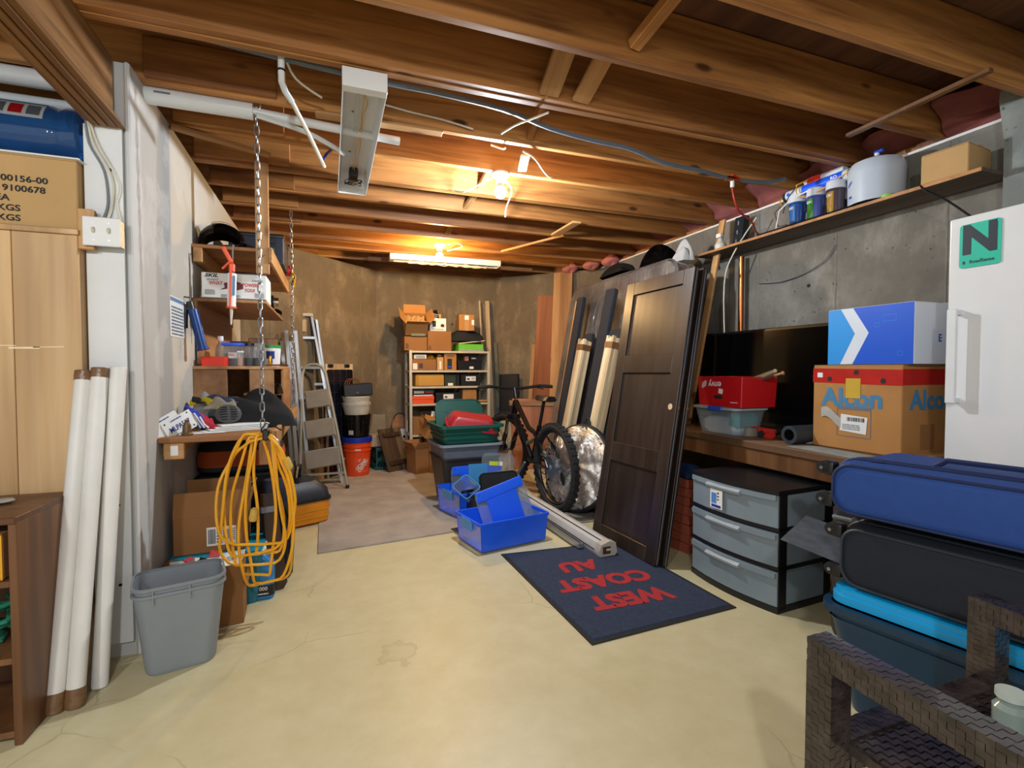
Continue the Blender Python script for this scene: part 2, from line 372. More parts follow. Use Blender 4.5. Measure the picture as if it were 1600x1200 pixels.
# beam over the left wall's end
prof = [(-.86, 2.10), (-.735, 2.09), (-.775, 2.16), (-.775, 2.36), (-.86, 2.36)]
bm_ = B().loft([[V(x, .1, z) for x, z in prof], [V(x, 2.37, z) for x, z in prof]])
bo = tag(part('beam', bm_, M['beam']), 'rough brown timber beam overhead at the top left, above the water jug', 'beam')
for dx in (-.03, .0, .03):
    part('lamination', bx((-.80 + dx, 1.23, 2.092), (.024, 2.26, .012), bev=.003), M['beam'], bo)
struct('trim_3', B().box((1.2, 6.3, 2.48), (4.6, .04, .3)), M['joist'])
struct('trim_4', B().box((0, 0, 0), (3.4, .04, .3)), M['joist'], loc=(-.4, 5.5, 2.48), rot=(0, 0, 45.4))
struct('trim_5', B().box((0, 0, 0), (2.4, .04, .3)), M['joist'], loc=(2.62, 5.85, 2.48), rot=(0, 0, -45))
# ---------------------------------------------------------------- ceiling fixtures
def bulb(loc, strength, col, label):
    t = thing('bulb_socket', label, 'light', loc)
    part('base', B().lathe([(.052, 0), (.055, -.012), (.048, -.022), (.03, -.028), (.026, -.06), (.024, -.062)], 24), M['white'], t)
    part('bulb_neck', B().lathe([(.014, -.06), (.018, -.075), (.026, -.09)], 16), M['offwhite'], t)
    e = mat('lit_bulb', col, .3, var=0, emit=strength)
    part('bulb', B().lathe([(.024, -.088), (.032, -.105), (.034, -.122), (.028, -.14), (.014, -.152), (0, -.154)], 20), e, t)
    return t
bulb((1.0, 2.94, 2.362), BULB_COOL, (.86, .93, 1), 'lit cool white bulb in a porcelain socket on a mid-room joist')
bulb((1.01, 4.80, 2.362), BULB_WARM, (1, .62, .25), 'lit warm orange bulb by the far white lamp housing')
def channel(name, label, loc, L, wd, hh, rz, m, rot=None):
    t = thing(name, label, 'light fixture', loc, rot or rz)
    part('backplate', bx((0, 0, 0), (L, wd, .003)), m, t)
    for s in (-1, 1): part('side_wall', bx((0, s * wd / 2, -hh / 2), (L, .003, hh), (s * 12, 0, 0)), m, t)
    for s in (-1, 1): part('end_cap', bx((s * L / 2, 0, -hh / 2), (.012 if s > 0 else .05, wd * (1.12 if s < 0 else 1.04), hh), bev=.002), M['white'], t)
    return t
t = channel('lamp_housing', 'empty white fluorescent lamp housing hanging end-on below the near joists, wires bare', (.145, 2.74, 2.345), 1.25, .155, .075, 90, M['wmetal'], (0, 0, 90))
part('ballast', bx((.42, 0, -.03), (.13, .05, .045), bev=.004), M['black'], t)
part('ballast_label', bx((.465, .0, -.055), (.05, .04, .004)), M['card3'], t)
q = random.Random(2)
for k in range(4):
    pts = [(-.5 + i * .09, .012 * (k - 1.5) + q.uniform(-.01, .01), -.012 - q.uniform(0, .012)) for i in range(11)]
    part('wire', B().tube(pts, .0022, 5), M['yellow'] if k < 2 else M['offwhite'], t)
for k in range(3):
    pts = [(.45 + .03 * math.cos(a * .9 + k), .05 * math.sin(a * .7 + k * 2), -.06 - .012 * math.sin(a + k)) for a in range(9)]
    part('loose_wire', B().tube(pts, .0025, 5), M['blackm'], t)
for x in (-.3, -.1, .15): part('knockout', B().cyl((x, .03, -.002), (x, .03, -.004), .008, n=8), M['greyink'], t)
t = channel('lamp_housing', 'long white strip lamp housing across the far joists beside the warm bulb', (1.2, 5.31, 2.345), 1.16, .12, .06, 0, M['wmetal'], (0, 0, -1))
part('ballast', bx((.33, 0, -.04), (.22, .04, .03), bev=.003), M['black'], t)
for k in range(4):
    pts = [(-.4 + i * .12 + q.uniform(-.02, .02), -.03 + .02 * (k % 2), -.06 - .03 * math.sin(i * 1.3 + k) ** 2) for i in range(8)]
    part('loose_wire', B().tube(pts, .003, 5), M['cable'], t)
def cable(pts, r, m, label, name='cable', sub=4, cat='cable'):
    P = [V(*p) for p in pts]; o = []
    for i in range(len(P) - 1):
        p0, p1, p2, p3 = P[max(i - 1, 0)], P[i], P[i + 1], P[min(i + 2, len(P) - 1)]
        for k in range(sub):
            u = k / sub; o.append(.5 * ((2 * p1) + (p2 - p0) * u + (2 * p0 - 5 * p1 + 4 * p2 - p3) * u * u + (3 * p1 - p0 - 3 * p2 + p3) * u ** 3))
    o.append(P[-1]); return solo(name, B().tube(o, r, 7), m, label, cat)
gc = mat('grey_conduit', '5c6874', .5)
cable([(-.9, 2.12, 2.40), (-.2, 2.20, 2.39), (.25, 2.21, 2.375), (.45, 2.24, 2.39), (.8, 2.31, 2.41), (1.05, 2.335, 2.375), (1.3, 2.36, 2.365), (1.55, 2.37, 2.36), (1.8, 2.40, 2.33), (2.1, 2.43, 2.335), (2.35, 2.46, 2.33), (2.6, 2.44, 2.335), (2.74, 2.42, 2.37)], .012, gc, 'long grey plastic water pipe looping across the joists to the filter shelf', 'water_pipe', cat='pipe')
t = thing('tee_valve', 'small brass and white tee valve on the grey pipe with a red lever', 'valve', (2.35, 2.46, 2.33))
part('body', B().cyl((-.05, 0, 0), (.05, 0, 0), .016), M['copper'], t); part('stem', B().cyl((0, 0, .01), (0, 0, -.05), .012), M['white'], t); part('lever', bx((.02, -.01, .012), (.05, .012, .012), (0, 20, 0)), M['red'], t)
cable([(2.35, 2.46, 2.275), (2.36, 2.45, 2.2), (2.42, 2.47, 2.14), (2.6, 2.55, 2.12), (2.75, 2.66, 2.10), (2.80, 2.68, 2.085)], .006, mat('red_hose', 'a8281c', .4), 'thin red hose hanging from the tee valve to the plywood shelf', 'hose', cat='hose')
cl = [([(1.02, 2.10, 2.50), (.99, 2.09, 2.47), (.94, 2.08, 2.40), (.92, 2.07, 2.375)], 'short grey cable end drooping between two bridging pieces'),
      ([(.96, 2.135, 2.34), (.93, 2.2, 2.345), (.88, 2.36, 2.37), (.85, 2.49, 2.38)], 'short white cable running past the doubled joist'),
      ([(.90, 2.56, 2.345), (.895, 2.6, 2.355), (.87, 2.66, 2.39), (.85, 2.66, 2.395)], 'short white cable stub left of the pale nailed strip'),
      ([(1.0, 2.56, 2.34), (1.1, 2.64, 2.35), (1.3, 2.9, 2.37), (1.4, 2.93, 2.38)], 'thin beige cable slanting right of the pale nailed strip'),
      ([(.26, 2.5, 2.43), (.4, 2.5, 2.415), (.55, 2.5, 2.405), (.7, 2.49, 2.38)], 'thin white cable along the joist right of the hanging housing'),
      ([(.96, 2.97, 2.34), (.9, 3.1, 2.33), (.84, 3.22, 2.32), (.80, 3.30, 2.35)], 'white wire leaving the cool bulb socket toward the left'),
      ([(1.05, 2.98, 2.335), (1.14, 3.12, 2.33), (1.2, 3.4, 2.31), (1.21, 3.45, 2.26)], 'thin white wire drooping right of the cool bulb'),
      ([(1.5, 2.96, 2.42), (1.7, 2.94, 2.41), (1.9, 2.95, 2.40), (2.15, 2.94, 2.40)], 'thin white cable stapled along a joist toward the filter shelf'),
      ([(1.06, 4.8, 2.36), (1.16, 4.7, 2.36), (1.22, 4.75, 2.34), (1.12, 4.95, 2.34)], 'small white wire loop over the warm bulb'),
      ([(-.45, 2.09, 2.45), (-.35, 2.08, 2.42), (-.25, 2.09, 2.40)], 'beige cable poking out under the near joists at upper left'),
      ([(-.42, 2.07, 2.5), (-.25, 2.09, 2.44), (-.12, 2.11, 2.38)], 'thick beige cable above the white elbow pipe'),
      ([(-.19, 2.15, 2.44), (-.16, 2.17, 2.40), (-.12, 2.3, 2.37), (-.02, 2.4, 2.36)], 'twisted beige cable end beside the white elbow pipe')]
for p, lb in cl: cable(p, .005, M['cable'], lb)
# white pipes through the left wall
t = thing('drain_pipe', 'fat white plastic drain pipe coming through the left wall under the joists', 'pipe', (0, 2.585, 2.335))
part('sleeve', B().cyl((-.75, 0, 0), (-.315, 0, .0), .036, n=20), M['pvc'], t); part('pipe', B().cyl((-.32, .0, .0), (.35, .06, -.005), .02, n=16), M['pvc'], t)
part('printing', bx((-.66, -.0365, .004), (.06, .001, .008)), M['greyink'], t)
cable([(-.30, 2.56, 2.31), (-.1, 2.63, 2.30), (.03, 2.72, 2.285), (.08, 2.8, 2.29)], .012, M['pvc'], 'thin white pipe slanting behind the hanging lamp housing', 'pipe', cat='pipe')
t = thing('elbow_pipe', 'slim white and beige elbow pipe hanging from the grey pipe', 'pipe', (-.165, 2.18, 2.38))
part('collar', B().cyl((0, 0, .02), (0, 0, -.05), .013), M['pvc'], t); part('elbow', B().tube([(0, 0, -.05), (0, .01, -.09), (.01, .04, -.11), (.03, .09, -.12)], .013, 8), M['pvc'], t)
part('tail', B().tube([(.03, .09, -.12), (.09, .35, -.14), (.15, .62, -.17)], .010, 8), M['cable'], t); part('ring', B().cyl((0, 0, -.055), (0, 0, -.048), .0145), M['blackm'], t)
cable([(-.02, 2.84, 2.26), (.0, 2.9, 2.32), (.02, 2.96, 2.36)], .007, mat('blue_tube', '1c3fae', .4), 'short blue tube stub left of the hanging lamp housing', 'tube', cat='tube')
t = thing('drain_pipe', 'pair of white pipes overhead left, behind the brown beam', 'pipe', (-1.6, 2.585, 2.33))
part('pipe', B().cyl((-1, 0, 0), (.78, 0, 0), .036, n=16), M['pvc'], t); part('pipe', B().cyl((-1, .12, -.05), (.75, .12, -.04), .022, n=16), M['pvc'], t)

# ---------------------------------------------------------------- the left foreground
t = thing('pine_cabinet', 'tall pale pine cabinet side left of the white wall end', 'cabinet', (-1.453, 2.33, 0))
for k, (x0, x1) in enumerate(((-.55, -.19), (-.19, .14), (.14, .38), (.38, .575))):
    part('board', bx(((x0 + x1) / 2, 0, .83), (x1 - x0 - .002, .02, 1.655), bev=.002), M['pine'], t)
part('top_board', bx((.01, .17, 1.668), (1.14, .38, .02), bev=.002), M['pine'], t)
part('side_board', bx((.565, .18, .83), (.02, .34, 1.655), bev=.002), M['pine'], t)
sm = mat('paint_smear', 'f2dcb4', .6, var=.2); [part('paint_smear', bx((.20 + .07 * k, -.0105, 1.236 + .004 * (k % 3)), (.09, .001, .003 + .004 * (k % 2)), (0, 2 - k, 0)), sm, t) for k in range(5)]

def cbox(loc, d, rz, label, m='card', opened=0, top_tape=True, front_tape=False, name='cardboard_box', group=None, tilt=None, flaps=True, inside='cardin'):
    w, dp, h = d; t = thing(name, label, 'box', loc, tilt or rz, group); mm = M[m] if isinstance(m, str) else m
    if opened:
        part('carton', B().tub([(w, dp, 0), (w, dp, h)], .004, 0, .003, 1), mm, t)
        if flaps:
            f = min(w, dp) * .42; a = opened
            part('flap', bx((0, -dp / 2 - f / 2 * math.cos(R(a)), h + f / 2 * math.sin(R(a))), (w, f, .004), (-a, 0, 0)), mm, t)
            part('flap', bx((0, dp / 2 + f / 2 * math.cos(R(a)), h + f / 2 * math.sin(R(a))), (w, f, .004), (a, 0, 0)), mm, t)
            part('flap', bx((-w / 2 - f / 2 * math.cos(R(a)), 0, h + f / 2 * math.sin(R(a))), (f, dp, .004), (0, a, 0)), mm, t)
            part('flap', bx((w / 2 + f / 2 * math.cos(R(a)), 0, h + f / 2 * math.sin(R(a))), (f, dp, .004), (0, -a, 0)), mm, t)
    else:
        part('carton', bx((0, 0, h / 2), d, bev=min(.004, min(d) * .05)), mm, t)
        for s in (-1, 1): part('flap', bx((0, s * dp / 4, h + .0015), (w - .003, dp / 2 - .003, .003)), mm, t)
        if top_tape: part('tape', bx((0, 0, h + .0035), (w + .002, min(.05, dp * .3), .001)), M['tape'], t)
    if front_tape: part('front_tape', bx((0, -dp / 2 - .0007, h / 2), (.05, .001, h)), M['tape'], t)
    return t
t = cbox((-1.28, 2.46, 1.68), (.80, .25, .255), 0, 'tan cardboard box with black printed lines on top of the pine cabinet', 'card3', top_tape=False)
part('front_tape', bx((.065, -.1257, .127), (.055, .001, .254)), M['tape'], t)
for k, (s, x) in enumerate((('00156-00', .245), ('9100678', .243), ('EA', .18), ('KGS', .198), ('KGS', .198))):
    text(s, .031, M['ink'], t, (x, -.1268, .168 - k * .0355), bold=.02, align='LEFT' if False else 'CENTER', sx=1.15)
part('lid_sheet', bx((.0, 0, .262), (.82, .27, .006), bev=.001), M['paper'], t)
# water jug lying on the box
jb = mat('blue_polycarbonate', '3f86d8', .06, var=.05, trans=.8); 
t = thing('water_jug', 'clear blue five gallon water jug lying on the tan box', 'water jug', (-.885, 2.47, 2.062), (0, -90, 0)); t.scale = (1.13, 1.13, 1.0)
prof = [(.0, .0), (.085, .002), (.098, .012), (.098, .055), (.091, .07), (.091, .085), (.098, .10), (.098, .28), (.090, .30), (.098, .32), (.096, .36), (.06, .43), (.028, .455), (.026, .50), (0, .502)]
part('shell', B().lathe(prof, 32), jb, t); 
b = B().sheet(lambda u, v: (.0992 * math.cos(R(-78 + 44 * u)), .0992 * math.sin(R(-78 + 44 * u)), .105 + .165 * v), 10, 2, .0006); part('label', b, M['paper'], t)
b = B().sheet(lambda u, v: (.0998 * math.cos(R(-40 + 12 * u)), .0998 * math.sin(R(-40 + 12 * u)), .105 + .165 * v), 4, 2, .0006); part('label_band', b, mat('teal_band', '4aa0b8', .5), t)
for k in range(3): part('label_print', B().sheet(lambda u, v: (.1002 * math.cos(R(-72 + 26 * u)), .1002 * math.sin(R(-72 + 26 * u)), .115 + k * .052 + .04 * v), 6, 2, .0004), M['greyink'] if k != 1 else M['redm'], t)

# switches
t = thing('light_switch', 'double light switch with a white cover on a raw wood block', 'switch', (-.80, 2.36, 1.675))
part('block', bx((-.055, -.02, .01), (.05, .03, .15), bev=.002), M['lumber'], t); part('box', bx((.005, -.025, 0), (.10, .05, .10)), M['steel'], t)
part('cover_plate', bx((0, -.052, 0), (.118, .006, .108), bev=.003), M['white'], t)
for x in (-.024, .024):
    tg = part('toggle', bx((x, -.058, .004), (.009, .016, .018), (25, 0, 0), bev=.002), M['offwhite'], t)
    for z in (-.032, .032): part('screw', B().cyl((x, -.056, z), (x, -.0545, z), .003, n=8), M['steel'], t)
for k, dx in enumerate((-.012, .002, .016)):
    cable([(-.86 + .006 * k, 2.362, 2.11), (-.84 + dx, 2.364, 2.02), (-.795 + dx + .01 * k, 2.366, 1.92 - .02 * k), (-.785 + dx, 2.364, 1.80), (-.80 + dx + (.03 if k == 2 else 0), 2.355, 1.73)], .0045, M['cable'] if k else M['grey'], 'beige electrical cable running down to the switch box, %s of the three' % ('leftmost', 'middle', 'rightmost')[k])

# brown bookcase
t = thing('bookcase', 'low brown wood-grain bookcase at the left edge of the floor', 'bookcase', (-.90, 1.93, 0), -1.5)
H = .69
part('side_panel', bx((-.011, .17, H / 2), (.022, .34, H), bev=.002), M['brownwood'], t); part('side_panel', bx((-1.0, .17, H / 2), (.022, .34, H), bev=.002), M['brownwood'], t)
part('top', bx((-.505, .17, H + .008), (1.01, .35, .022), bev=.003), M['brownwood'], t)
for z in (.5, .26, .03): part('shelf', bx((-.505, .175, z), (.97, .33, .02), bev=.002), M['brownwood'], t)
part('back', bx((-.505, .335, H / 2), (.97, .006, H)), M['brownwood'], t)
sd = solo('stone', B().lathe([(.0, 0), (.022, .001), (.03, .007), (.024, .013), (0, .015)], 16), mat('grey_stone', '9a978c', .7), 'flat grey stone on top of the brown bookcase', 'stone', (-1.03, 2.14, .7105))
t = cbox((-1.09, 2.06, .511), (.30, .2, .14), -3, 'tan box printed HUSKY in red on yellow on the bookcase shelf', 'card2', top_tape=False)
part('yellow_panel', B().prism([(.062, .001), (.149, .001), (.149, .139), (.10, .139)], .0012, TR((0, -.1003, 0), FRONT)), M['yellow'], t)
text('HUSKY', .045, M['redm'], t, (.128, -.1024, .07), (90, -90, 0), bold=.04)
gr = mat('green_rope', '1c7a5c', .8, var=.35, vs=60)
for k in range(3):
    b = B(); 
    pts = [( .085 * math.cos(a * .5) * (1 + .12 * math.sin(a * 1.7 + k)), .06 * math.sin(a * .5), .012 + .004 * a + .008 * math.sin(a * .9 + k)) for a in range(0, 28)]
    if k == 0: rp = thing('rope', 'coil of green nylon rope on the lower bookcase shelf', 'rope', (-1.06, 2.05, .272), -3)
    part('coil', b.tube([(x + .03 * k - .03, y, z + .02 * k) for x, y, z in pts], .0075, 7), gr, rp)
# white tube sleeves
tw = mat('white_sleeve', 'e2e0da', .45, var=.05)
def leanrod(name, label, p, q, r, m, n=16, cat='tube'):
    p, q = V(*p), V(*q); d = q - p; t = thing(name, label, cat, p); t.rotation_euler = d.to_track_quat('Z', 'Y').to_euler(); L = d.length
    part('sleeve', B().lathe([(0, 0), (r * .94, 0), (r, .004), (r, L - .004), (r * .9, L), (r * .8, L), (r * .78, L - .02), (0, L - .02)], n), m, t); return t, L
for k, (p, q, lb) in enumerate((((-.885, 2.075, .004), (-.865, 2.31, 1.15), 'fat white lamp tube sleeve leaning on the wall end, leftmost of three'), ((-.832, 2.085, .004), (-.815, 2.31, 1.16), 'fat white lamp tube sleeve leaning on the wall end, middle of three'), ((-.80, 2.19, .003), (-.765, 2.33, 1.165), 'fat white lamp tube sleeve nearest the grey wastebasket'))):
    t, L = leanrod('lamp_tube_sleeve', lb, p, q, .027, tw)
    if k < 2: part('brown_tape', B().lathe([(.0285, .0), (.0295, .02), (.0283, .062)], 16), mat('brown_tape', '7a5a3c', .3, var=.3, vs=30, bump=.6, bs=60), t)
    if k < 2: part('brown_tape', B().lathe([(.0283, L - .035), (.0292, L - .02), (.0283, L + .001), (.02, L + .002)], 16), bpy.data.materials['brown_tape'], t)
# wastebaskets, nested
gm = mat('grey_wastebasket', '82898e', .45, var=.06)
for k in range(2):
    t = thing('wastebasket', ('grey plastic wastebasket, the outer one of a nested pair' if k == 0 else 'grey plastic wastebasket nested inside another, its rim on top'), 'wastebasket', (-.565, 2.285, .001 + k * .026), 14)
    s = 1 - k * .012
    part('shell', B().tub([(.225 * s, .15 * s, 0), (.235 * s, .165 * s, .02), (.295 * s, .215 * s, .315)], .004, 0, .045, 6), gm, t)
    part('rim', B().loft([rr(.297, .217, .05, .312, 6), rr(.309, .229, .055, .312, 6), rr(.309, .229, .055, .322, 6), rr(.293, .213, .05, .322, 6)], closed=True), gm, t)
    if k == 0:
        for x in (-.085, .03): part('rib', bx((x, -.112, .318), (.004, .006, .062), (-9, 0, 0)), gm, t)

# chains
lm = B().tube([(.009 * math.cos(a) , 0, .011 * math.sin(a) + (.012 if math.sin(a) > 0 else -.012)) for a in [2 * PI * (k + .5) / 12 for k in range(12)]], .003, 5, True).mesh('link'); lm.materials.append(M['steel'])
def chain(label, p, q, sc=1):
    p, q = V(*p), V(*q); t = thing('chain', label, 'chain', p); d = q - p; n = int(d.length / (.039 * sc)); rt = d.to_track_quat('-Z', 'Y').to_euler()
    t.rotation_euler = rt
    for k in range(n):
        o = link('link', lm, t, (0, 0, -(k + .5) * d.length / n), (0, 0, 90 * (k % 2) + 20)); o.scale = (sc, sc, sc)
    return t
t = chain('near galvanised chain from a joist down to the work shelf corner', (-.302, 2.575, 2.352), (-.300, 2.62, .80))
part('ring', B().tube([(.018 * math.cos(2 * PI * k / 12), 0, .006 + .018 * math.sin(2 * PI * k / 12)) for k in range(12)], .004, 6, True), M['steel'], t)
chain('far galvanised chain from a joist to the far end of the work shelf', (-.262, 4.16, 2.352), (-.262, 4.16, .88))

# ---------------------------------------------------------------- the hanging shelves on the left wall
def shelf(name, label, y0, y1, x1, z, th, m, edge=None):
    t = thing(name, label, 'shelf', (-.727, y0, z)); L = y1 - y0; W = x1 + .727
    part('board', bx((W / 2, L / 2, -th / 2), (W, L, th), bev=.003), m, t); return t, W, L
t, W, L = shelf('wall_shelf', 'top wooden shelf of the left wall, bike helmet on it', 3.29, 4.95, -.33, 1.868, .02, M['shelfwood'])
part('cleat', bx((.03, L / 2, -.06), (.045, L, .08), bev=.003), M['lumber_y'], t); part('edge_board', bx((W + .012, L / 2 - .25, -.045), (.02, L - .4, .09), bev=.003), M['lumber_y'], t); part('edge_block', bx((W - .02, .05, -.045), (.04, .09, .075), bev=.003), M['lumber_y'], t)
t = thing('hanger_post', 'upright wooden two-by-four hanging from the joists to the top shelf', 'post', (-.36, 3.265, 1.715)); part('post', bx((0, 0, .32), (.07, .036, .64), bev=.003), M['lumber'], t)
part('knot', B().cyl((.0, -.0185, .1), (.0, -.019, .1), .006, n=8), M['darkwood'], t); part('staple', bx((.0, -.019, .105), (.03, .001, .006)), M['greyink'], t)
t, W, L = shelf('wall_shelf', 'middle plywood shelf of the left wall under the white printed box', 3.27, 4.4, -.345, 1.56, .018, M['ply'])
part('cleat', bx((.015, L / 2, -.05), (.025, L, .07), bev=.002), M['lumber_y'], t); part('bracket_board', bx((.02, L / 2, -.2), (.018, L * .9, .34)), M['ply'], t)
t = thing('cubby_shelf', 'low open plywood cubby unit standing on the work shelf', 'shelf', (-.727, 3.27, .85))
part('top', bx((.215, .55, .315), (.43, 1.1, .018), bev=.002), M['ply'], t)
for x, y, w_ in ((.085, .012, .17), (.35, .012, .13)): part('front_panel', bx((x, y, .153), (w_, .018, .304), bev=.002), M['ply'], t)
part('side_panel', bx((.42, .8, .153), (.016, .6, .304), bev=.002), M['ply'], t); part('back', bx((.215, 1.09, .153), (.43, .016, .304)), M['ply'], t); part('inner_shelf', bx((.3, .75, .14), (.22, .6, .016)), M['ply'], t)
t = thing('work_shelf', 'wide wooden work shelf hung on chains along the left wall', 'shelf', (-.727, 2.63, .85))
part('board', bx((.235, .85, -.014), (.47, 1.7, .026), bev=.004), M['shelfwood'], t); part('edge_board', bx((.475, .83, -.025), (.022, 1.66, .075), bev=.003), M['lumber_y'], t)
part('cleat', bx((.025, .87, -.06), (.05, 1.6, .07), bev=.003), M['lumber_y'], t); c_ = part('end_block', bx((.06, .03, -.065), (.08, .04, .075), bev=.003), M['lumber_x'], t); part('sticker', bx((.062, .009, -.062), (.03, .001, .045)), M['paper'], c_)
# ---------------------------------------------------------------- things on the left shelves
S1, S2, S3, S4 = 1.869, 1.561, 1.175, .8505
t = thing('bike_helmet', 'black bicycle helmet on the top left shelf', 'helmet', (-.595, 3.43, S1), 8); t.scale = (1, 1, 1.35)
b = B().sheet(lambda u, v: (.125 * math.cos(PI * (1 - v)) * (1 - .25 * abs(2 * u - 1) ** 3), .10 * (2 * u - 1), .012 + .105 * math.sin(PI * v) ** .8 * (1 - .55 * (2 * u - 1) ** 2)), 14, 18, .012)
part('shell', b, M['blackg'], t)
for y in (-.05, -.017, .017, .05):
    part('vent', B().sheet(lambda u, v: (-.055 + .1 * u, y - .006 + .012 * v, .019 + .105 * math.sin(PI * (.78 - .55 * (.25 + .5 * u))) ** .8 * (1 - .55 * (y / .10) ** 2)), 6, 1, .002), M['greyink'], t)
part('visor', bx((.135, 0, .028), (.07, .15, .006), (0, 14, 0), bev=.002), M['black'], t)
part('strap', B().tube([(-.11, -.06, .02), (-.1, -.09, .002), (0, -.1, .004), (.09, -.07, .02)], .004, 6), M['blackm'], t)
t = thing('storage_case', 'large navy black case behind the helmet on the top left shelf', 'case', (-.46, 4.02, S1)); part('body', bx((0, 0, .11), (.34, .4, .2), bev=.012, seg=2), mat('navy_case', '10182c', .5), t); part('lid', bx((0, 0, .205), (.35, .41, .03), bev=.01, seg=2), M['black'], t)
for x in (-.1, .1): part('latch', bx((x, -.207, .17), (.03, .008, .04), bev=.002), M['black'], t)
part('handle', B().tube([(-.05, -.205, .1), (-.05, -.225, .1), (.05, -.225, .1), (.05, -.205, .1)], .006, 6), M['black'], t)
t = thing('plastic_plant', 'small green plastic plant beside the hanging post on the top shelf', 'plant', (-.355, 3.50, S1))
part('pot', B().lathe([(0, 0), (.02, 0), (.024, .02), (0, .021)], 10), M['offwhite'], t)
for k in range(9): part('leaf', B().sheet(lambda u, v: ((.002 + .035 * u) * math.cos(k * 2.4), (.002 + .035 * u) * math.sin(k * 2.4), .022 + .035 * u * (1 - .4 * u) + .008 * math.sin(PI * v)), 4, 2, .002), mat('leaf', '6fb83a', .5) if k == 0 else bpy.data.materials['leaf'], t, rot=(rnd.uniform(-15, 15), 0, 0))
t = thing('red_reel', 'small red reel with yellow cords at the far end of the top shelf', 'reel', (-.285, 4.2, S1)); part('spool', B().cyl((-.03, 0, .04), (.03, 0, .04), .04), M['red'], t)
for k in range(3): part('cord', B().tube([(.02, -.04, .04), (.03 + .01 * k, -.05, -.01), (.0 + .02 * k, -.05, -.05 - .02 * k), (.04, -.05, -.03)], .004, 5), M['yellow'] if k != 1 else M['blackm'], t)
# orange caulk gun on a hook
t = thing('caulking_gun', 'orange caulking gun with a white tube hanging from the top shelf edge', 'caulking gun', (-.517, 3.225, 1.60), (0, 2, 0))
part('tube', B().lathe([(0, -.09), (.022, -.09), (.023, -.085), (.023, .10), (0, .10)], 18), M['paper'], t); part('nozzle', B().lathe([(.010, -.09), (.008, -.13), (.004, -.19), (0, -.19)], 12), M['offwhite'], t)
part('front_ring', B().cyl((0, 0, -.098), (0, 0, -.088), .028, n=18), M['orange'], t); part('cradle', bx((-.004, -.026, .01), (.012, .006, .2)), M['orange'], t)
part('body', bx((0, -.01, .13), (.03, .03, .05), bev=.006), M['orange'], t); part('handle', bx((-.025, -.012, .20), (.022, .022, .10), (0, -28, 0), bev=.006), M['orange'], t); part('trigger', bx((-.026, -.012, .145), (.012, .018, .07), (0, 40, 0), bev=.004), M['orange'], t)
part('rod', B().tube([(0, 0, .1), (0, 0, .24), (0, .008, .262), (0, .025, .262)], .0045, 8), M['steel'], t)
lbl = mat('tube_label', '4d86b8', .5); part('tube_label', bx((.012, -.022, .03), (.012, .006, .11)), lbl, t)
# blue caulk gun on the wall
t = thing('caulking_gun', 'dark blue caulking gun hanging against the left wall', 'caulking gun', (-.665, 3.12, 1.37), (0, -12, 0))
part('barrel', B().cyl((0, 0, -.10), (0, 0, .11), .024, n=18), mat('blue_steel', '1c3f7a', .35, .3), t); part('end_ring', B().cyl((0, 0, -.112), (0, 0, -.098), .030, n=18), mat('blue_steel_b', '1c3f7a', .35, .3), t)
part('body', bx((-.005, 0, .13), (.03, .03, .05), bev=.004), M['black'], t); part('handle', bx((-.04, 0, .08), (.02, .022, .13), (0, 14, 0), bev=.005), M['black'], t); part('trigger', bx((-.028, 0, .11), (.01, .016, .06), (0, 30, 0), bev=.003), M['steel'], t)
part('hook', B().tube([(0, 0, .15), (0, 0, .175), (-.03, 0, .185), (-.04, 0, .175)], .004, 6), M['black'], t)
# white printed tool box
t = thing('tool_box_carton', 'white carton printed SKIL on the middle left shelf', 'box', (-.515, 3.42, S2)); bw_ = .335
part('carton', bx((0, 0, .076), (bw_, .24, .15), bev=.003), M['paper'], t); part('flap', bx((0, -.13, .004), (bw_, .03, .002), (-16, 0, 0)), M['paper'], t)
F_ = -.1212
text('SKIL', .028, M['ink'], t, (-.118, F_, .135), bold=.03, sx=1.3, shear=.3); text('WHAT', .028, M['redm'], t, (-.095, F_, .092), bold=.02, sx=.8); text('POWERS', .028, M['redm'], t, (.085, F_, .088), bold=.02, sx=.8); text('YOU?', .028, M['redm'], t, (.08, F_, .057), bold=.02, sx=.8)
saw = mat('saw_print', '6a1c22', .6, var=.4, vs=60)
part('saw_picture', B().prism([(-.07, -.02), (-.045, -.005), (-.05, .02), (-.01, .03), (.03, .028), (.05, .015), (.05, -.01), (.02, -.018), (.0, -.03), (-.03, -.012)], .0006, TR((-.005, F_, .075), FRONT)), saw, t)
for k, (x, z, w_, h_, n_) in enumerate(((-.11, .112, .06, .012, 2), (-.125, .04, .05, .03, 4), (-.02, .02, .1, .02, 3), (.12, .115, .06, .014, 2), (.13, .03, .05, .03, 4))): rows(t, M['greyink'], (x, F_, z), w_, h_, n_, seed=k)
solo('tool_case', bx((0, 0, .012), (.18, .14, .024), bev=.008, seg=2), M['black'], 'flat black case lying on the white SKIL carton', 'case', (-.49, 3.43, S2 + .1515))
t = thing('power_tool', 'black power tool with a chrome head beyond the white carton', 'power tool', (-.30 - .07, 3.75, S2)); part('motor', B().cyl((-.06, 0, .05), (.02, 0, .05), .045), M['black'], t); part('head', B().cyl((.02, 0, .05), (.05, 0, .05), .03), M['chrome'], t); part('handle', bx((-.05, .02, .10), (.04, .03, .09), (0, 20, 0), bev=.008), M['black'], t)
solo('work_glove', B().sheet(lambda u, v: (.07 * (u - .5) * (1.2 - v * .5), .16 * (v - .5), .012 + .02 * math.sin(PI * u) + .012 * math.sin(6 * v)), 8, 10, .01), M['blackm'], 'dark work glove at the far end of the middle shelf', 'glove', (-.37, 4.18, S2 + .005))
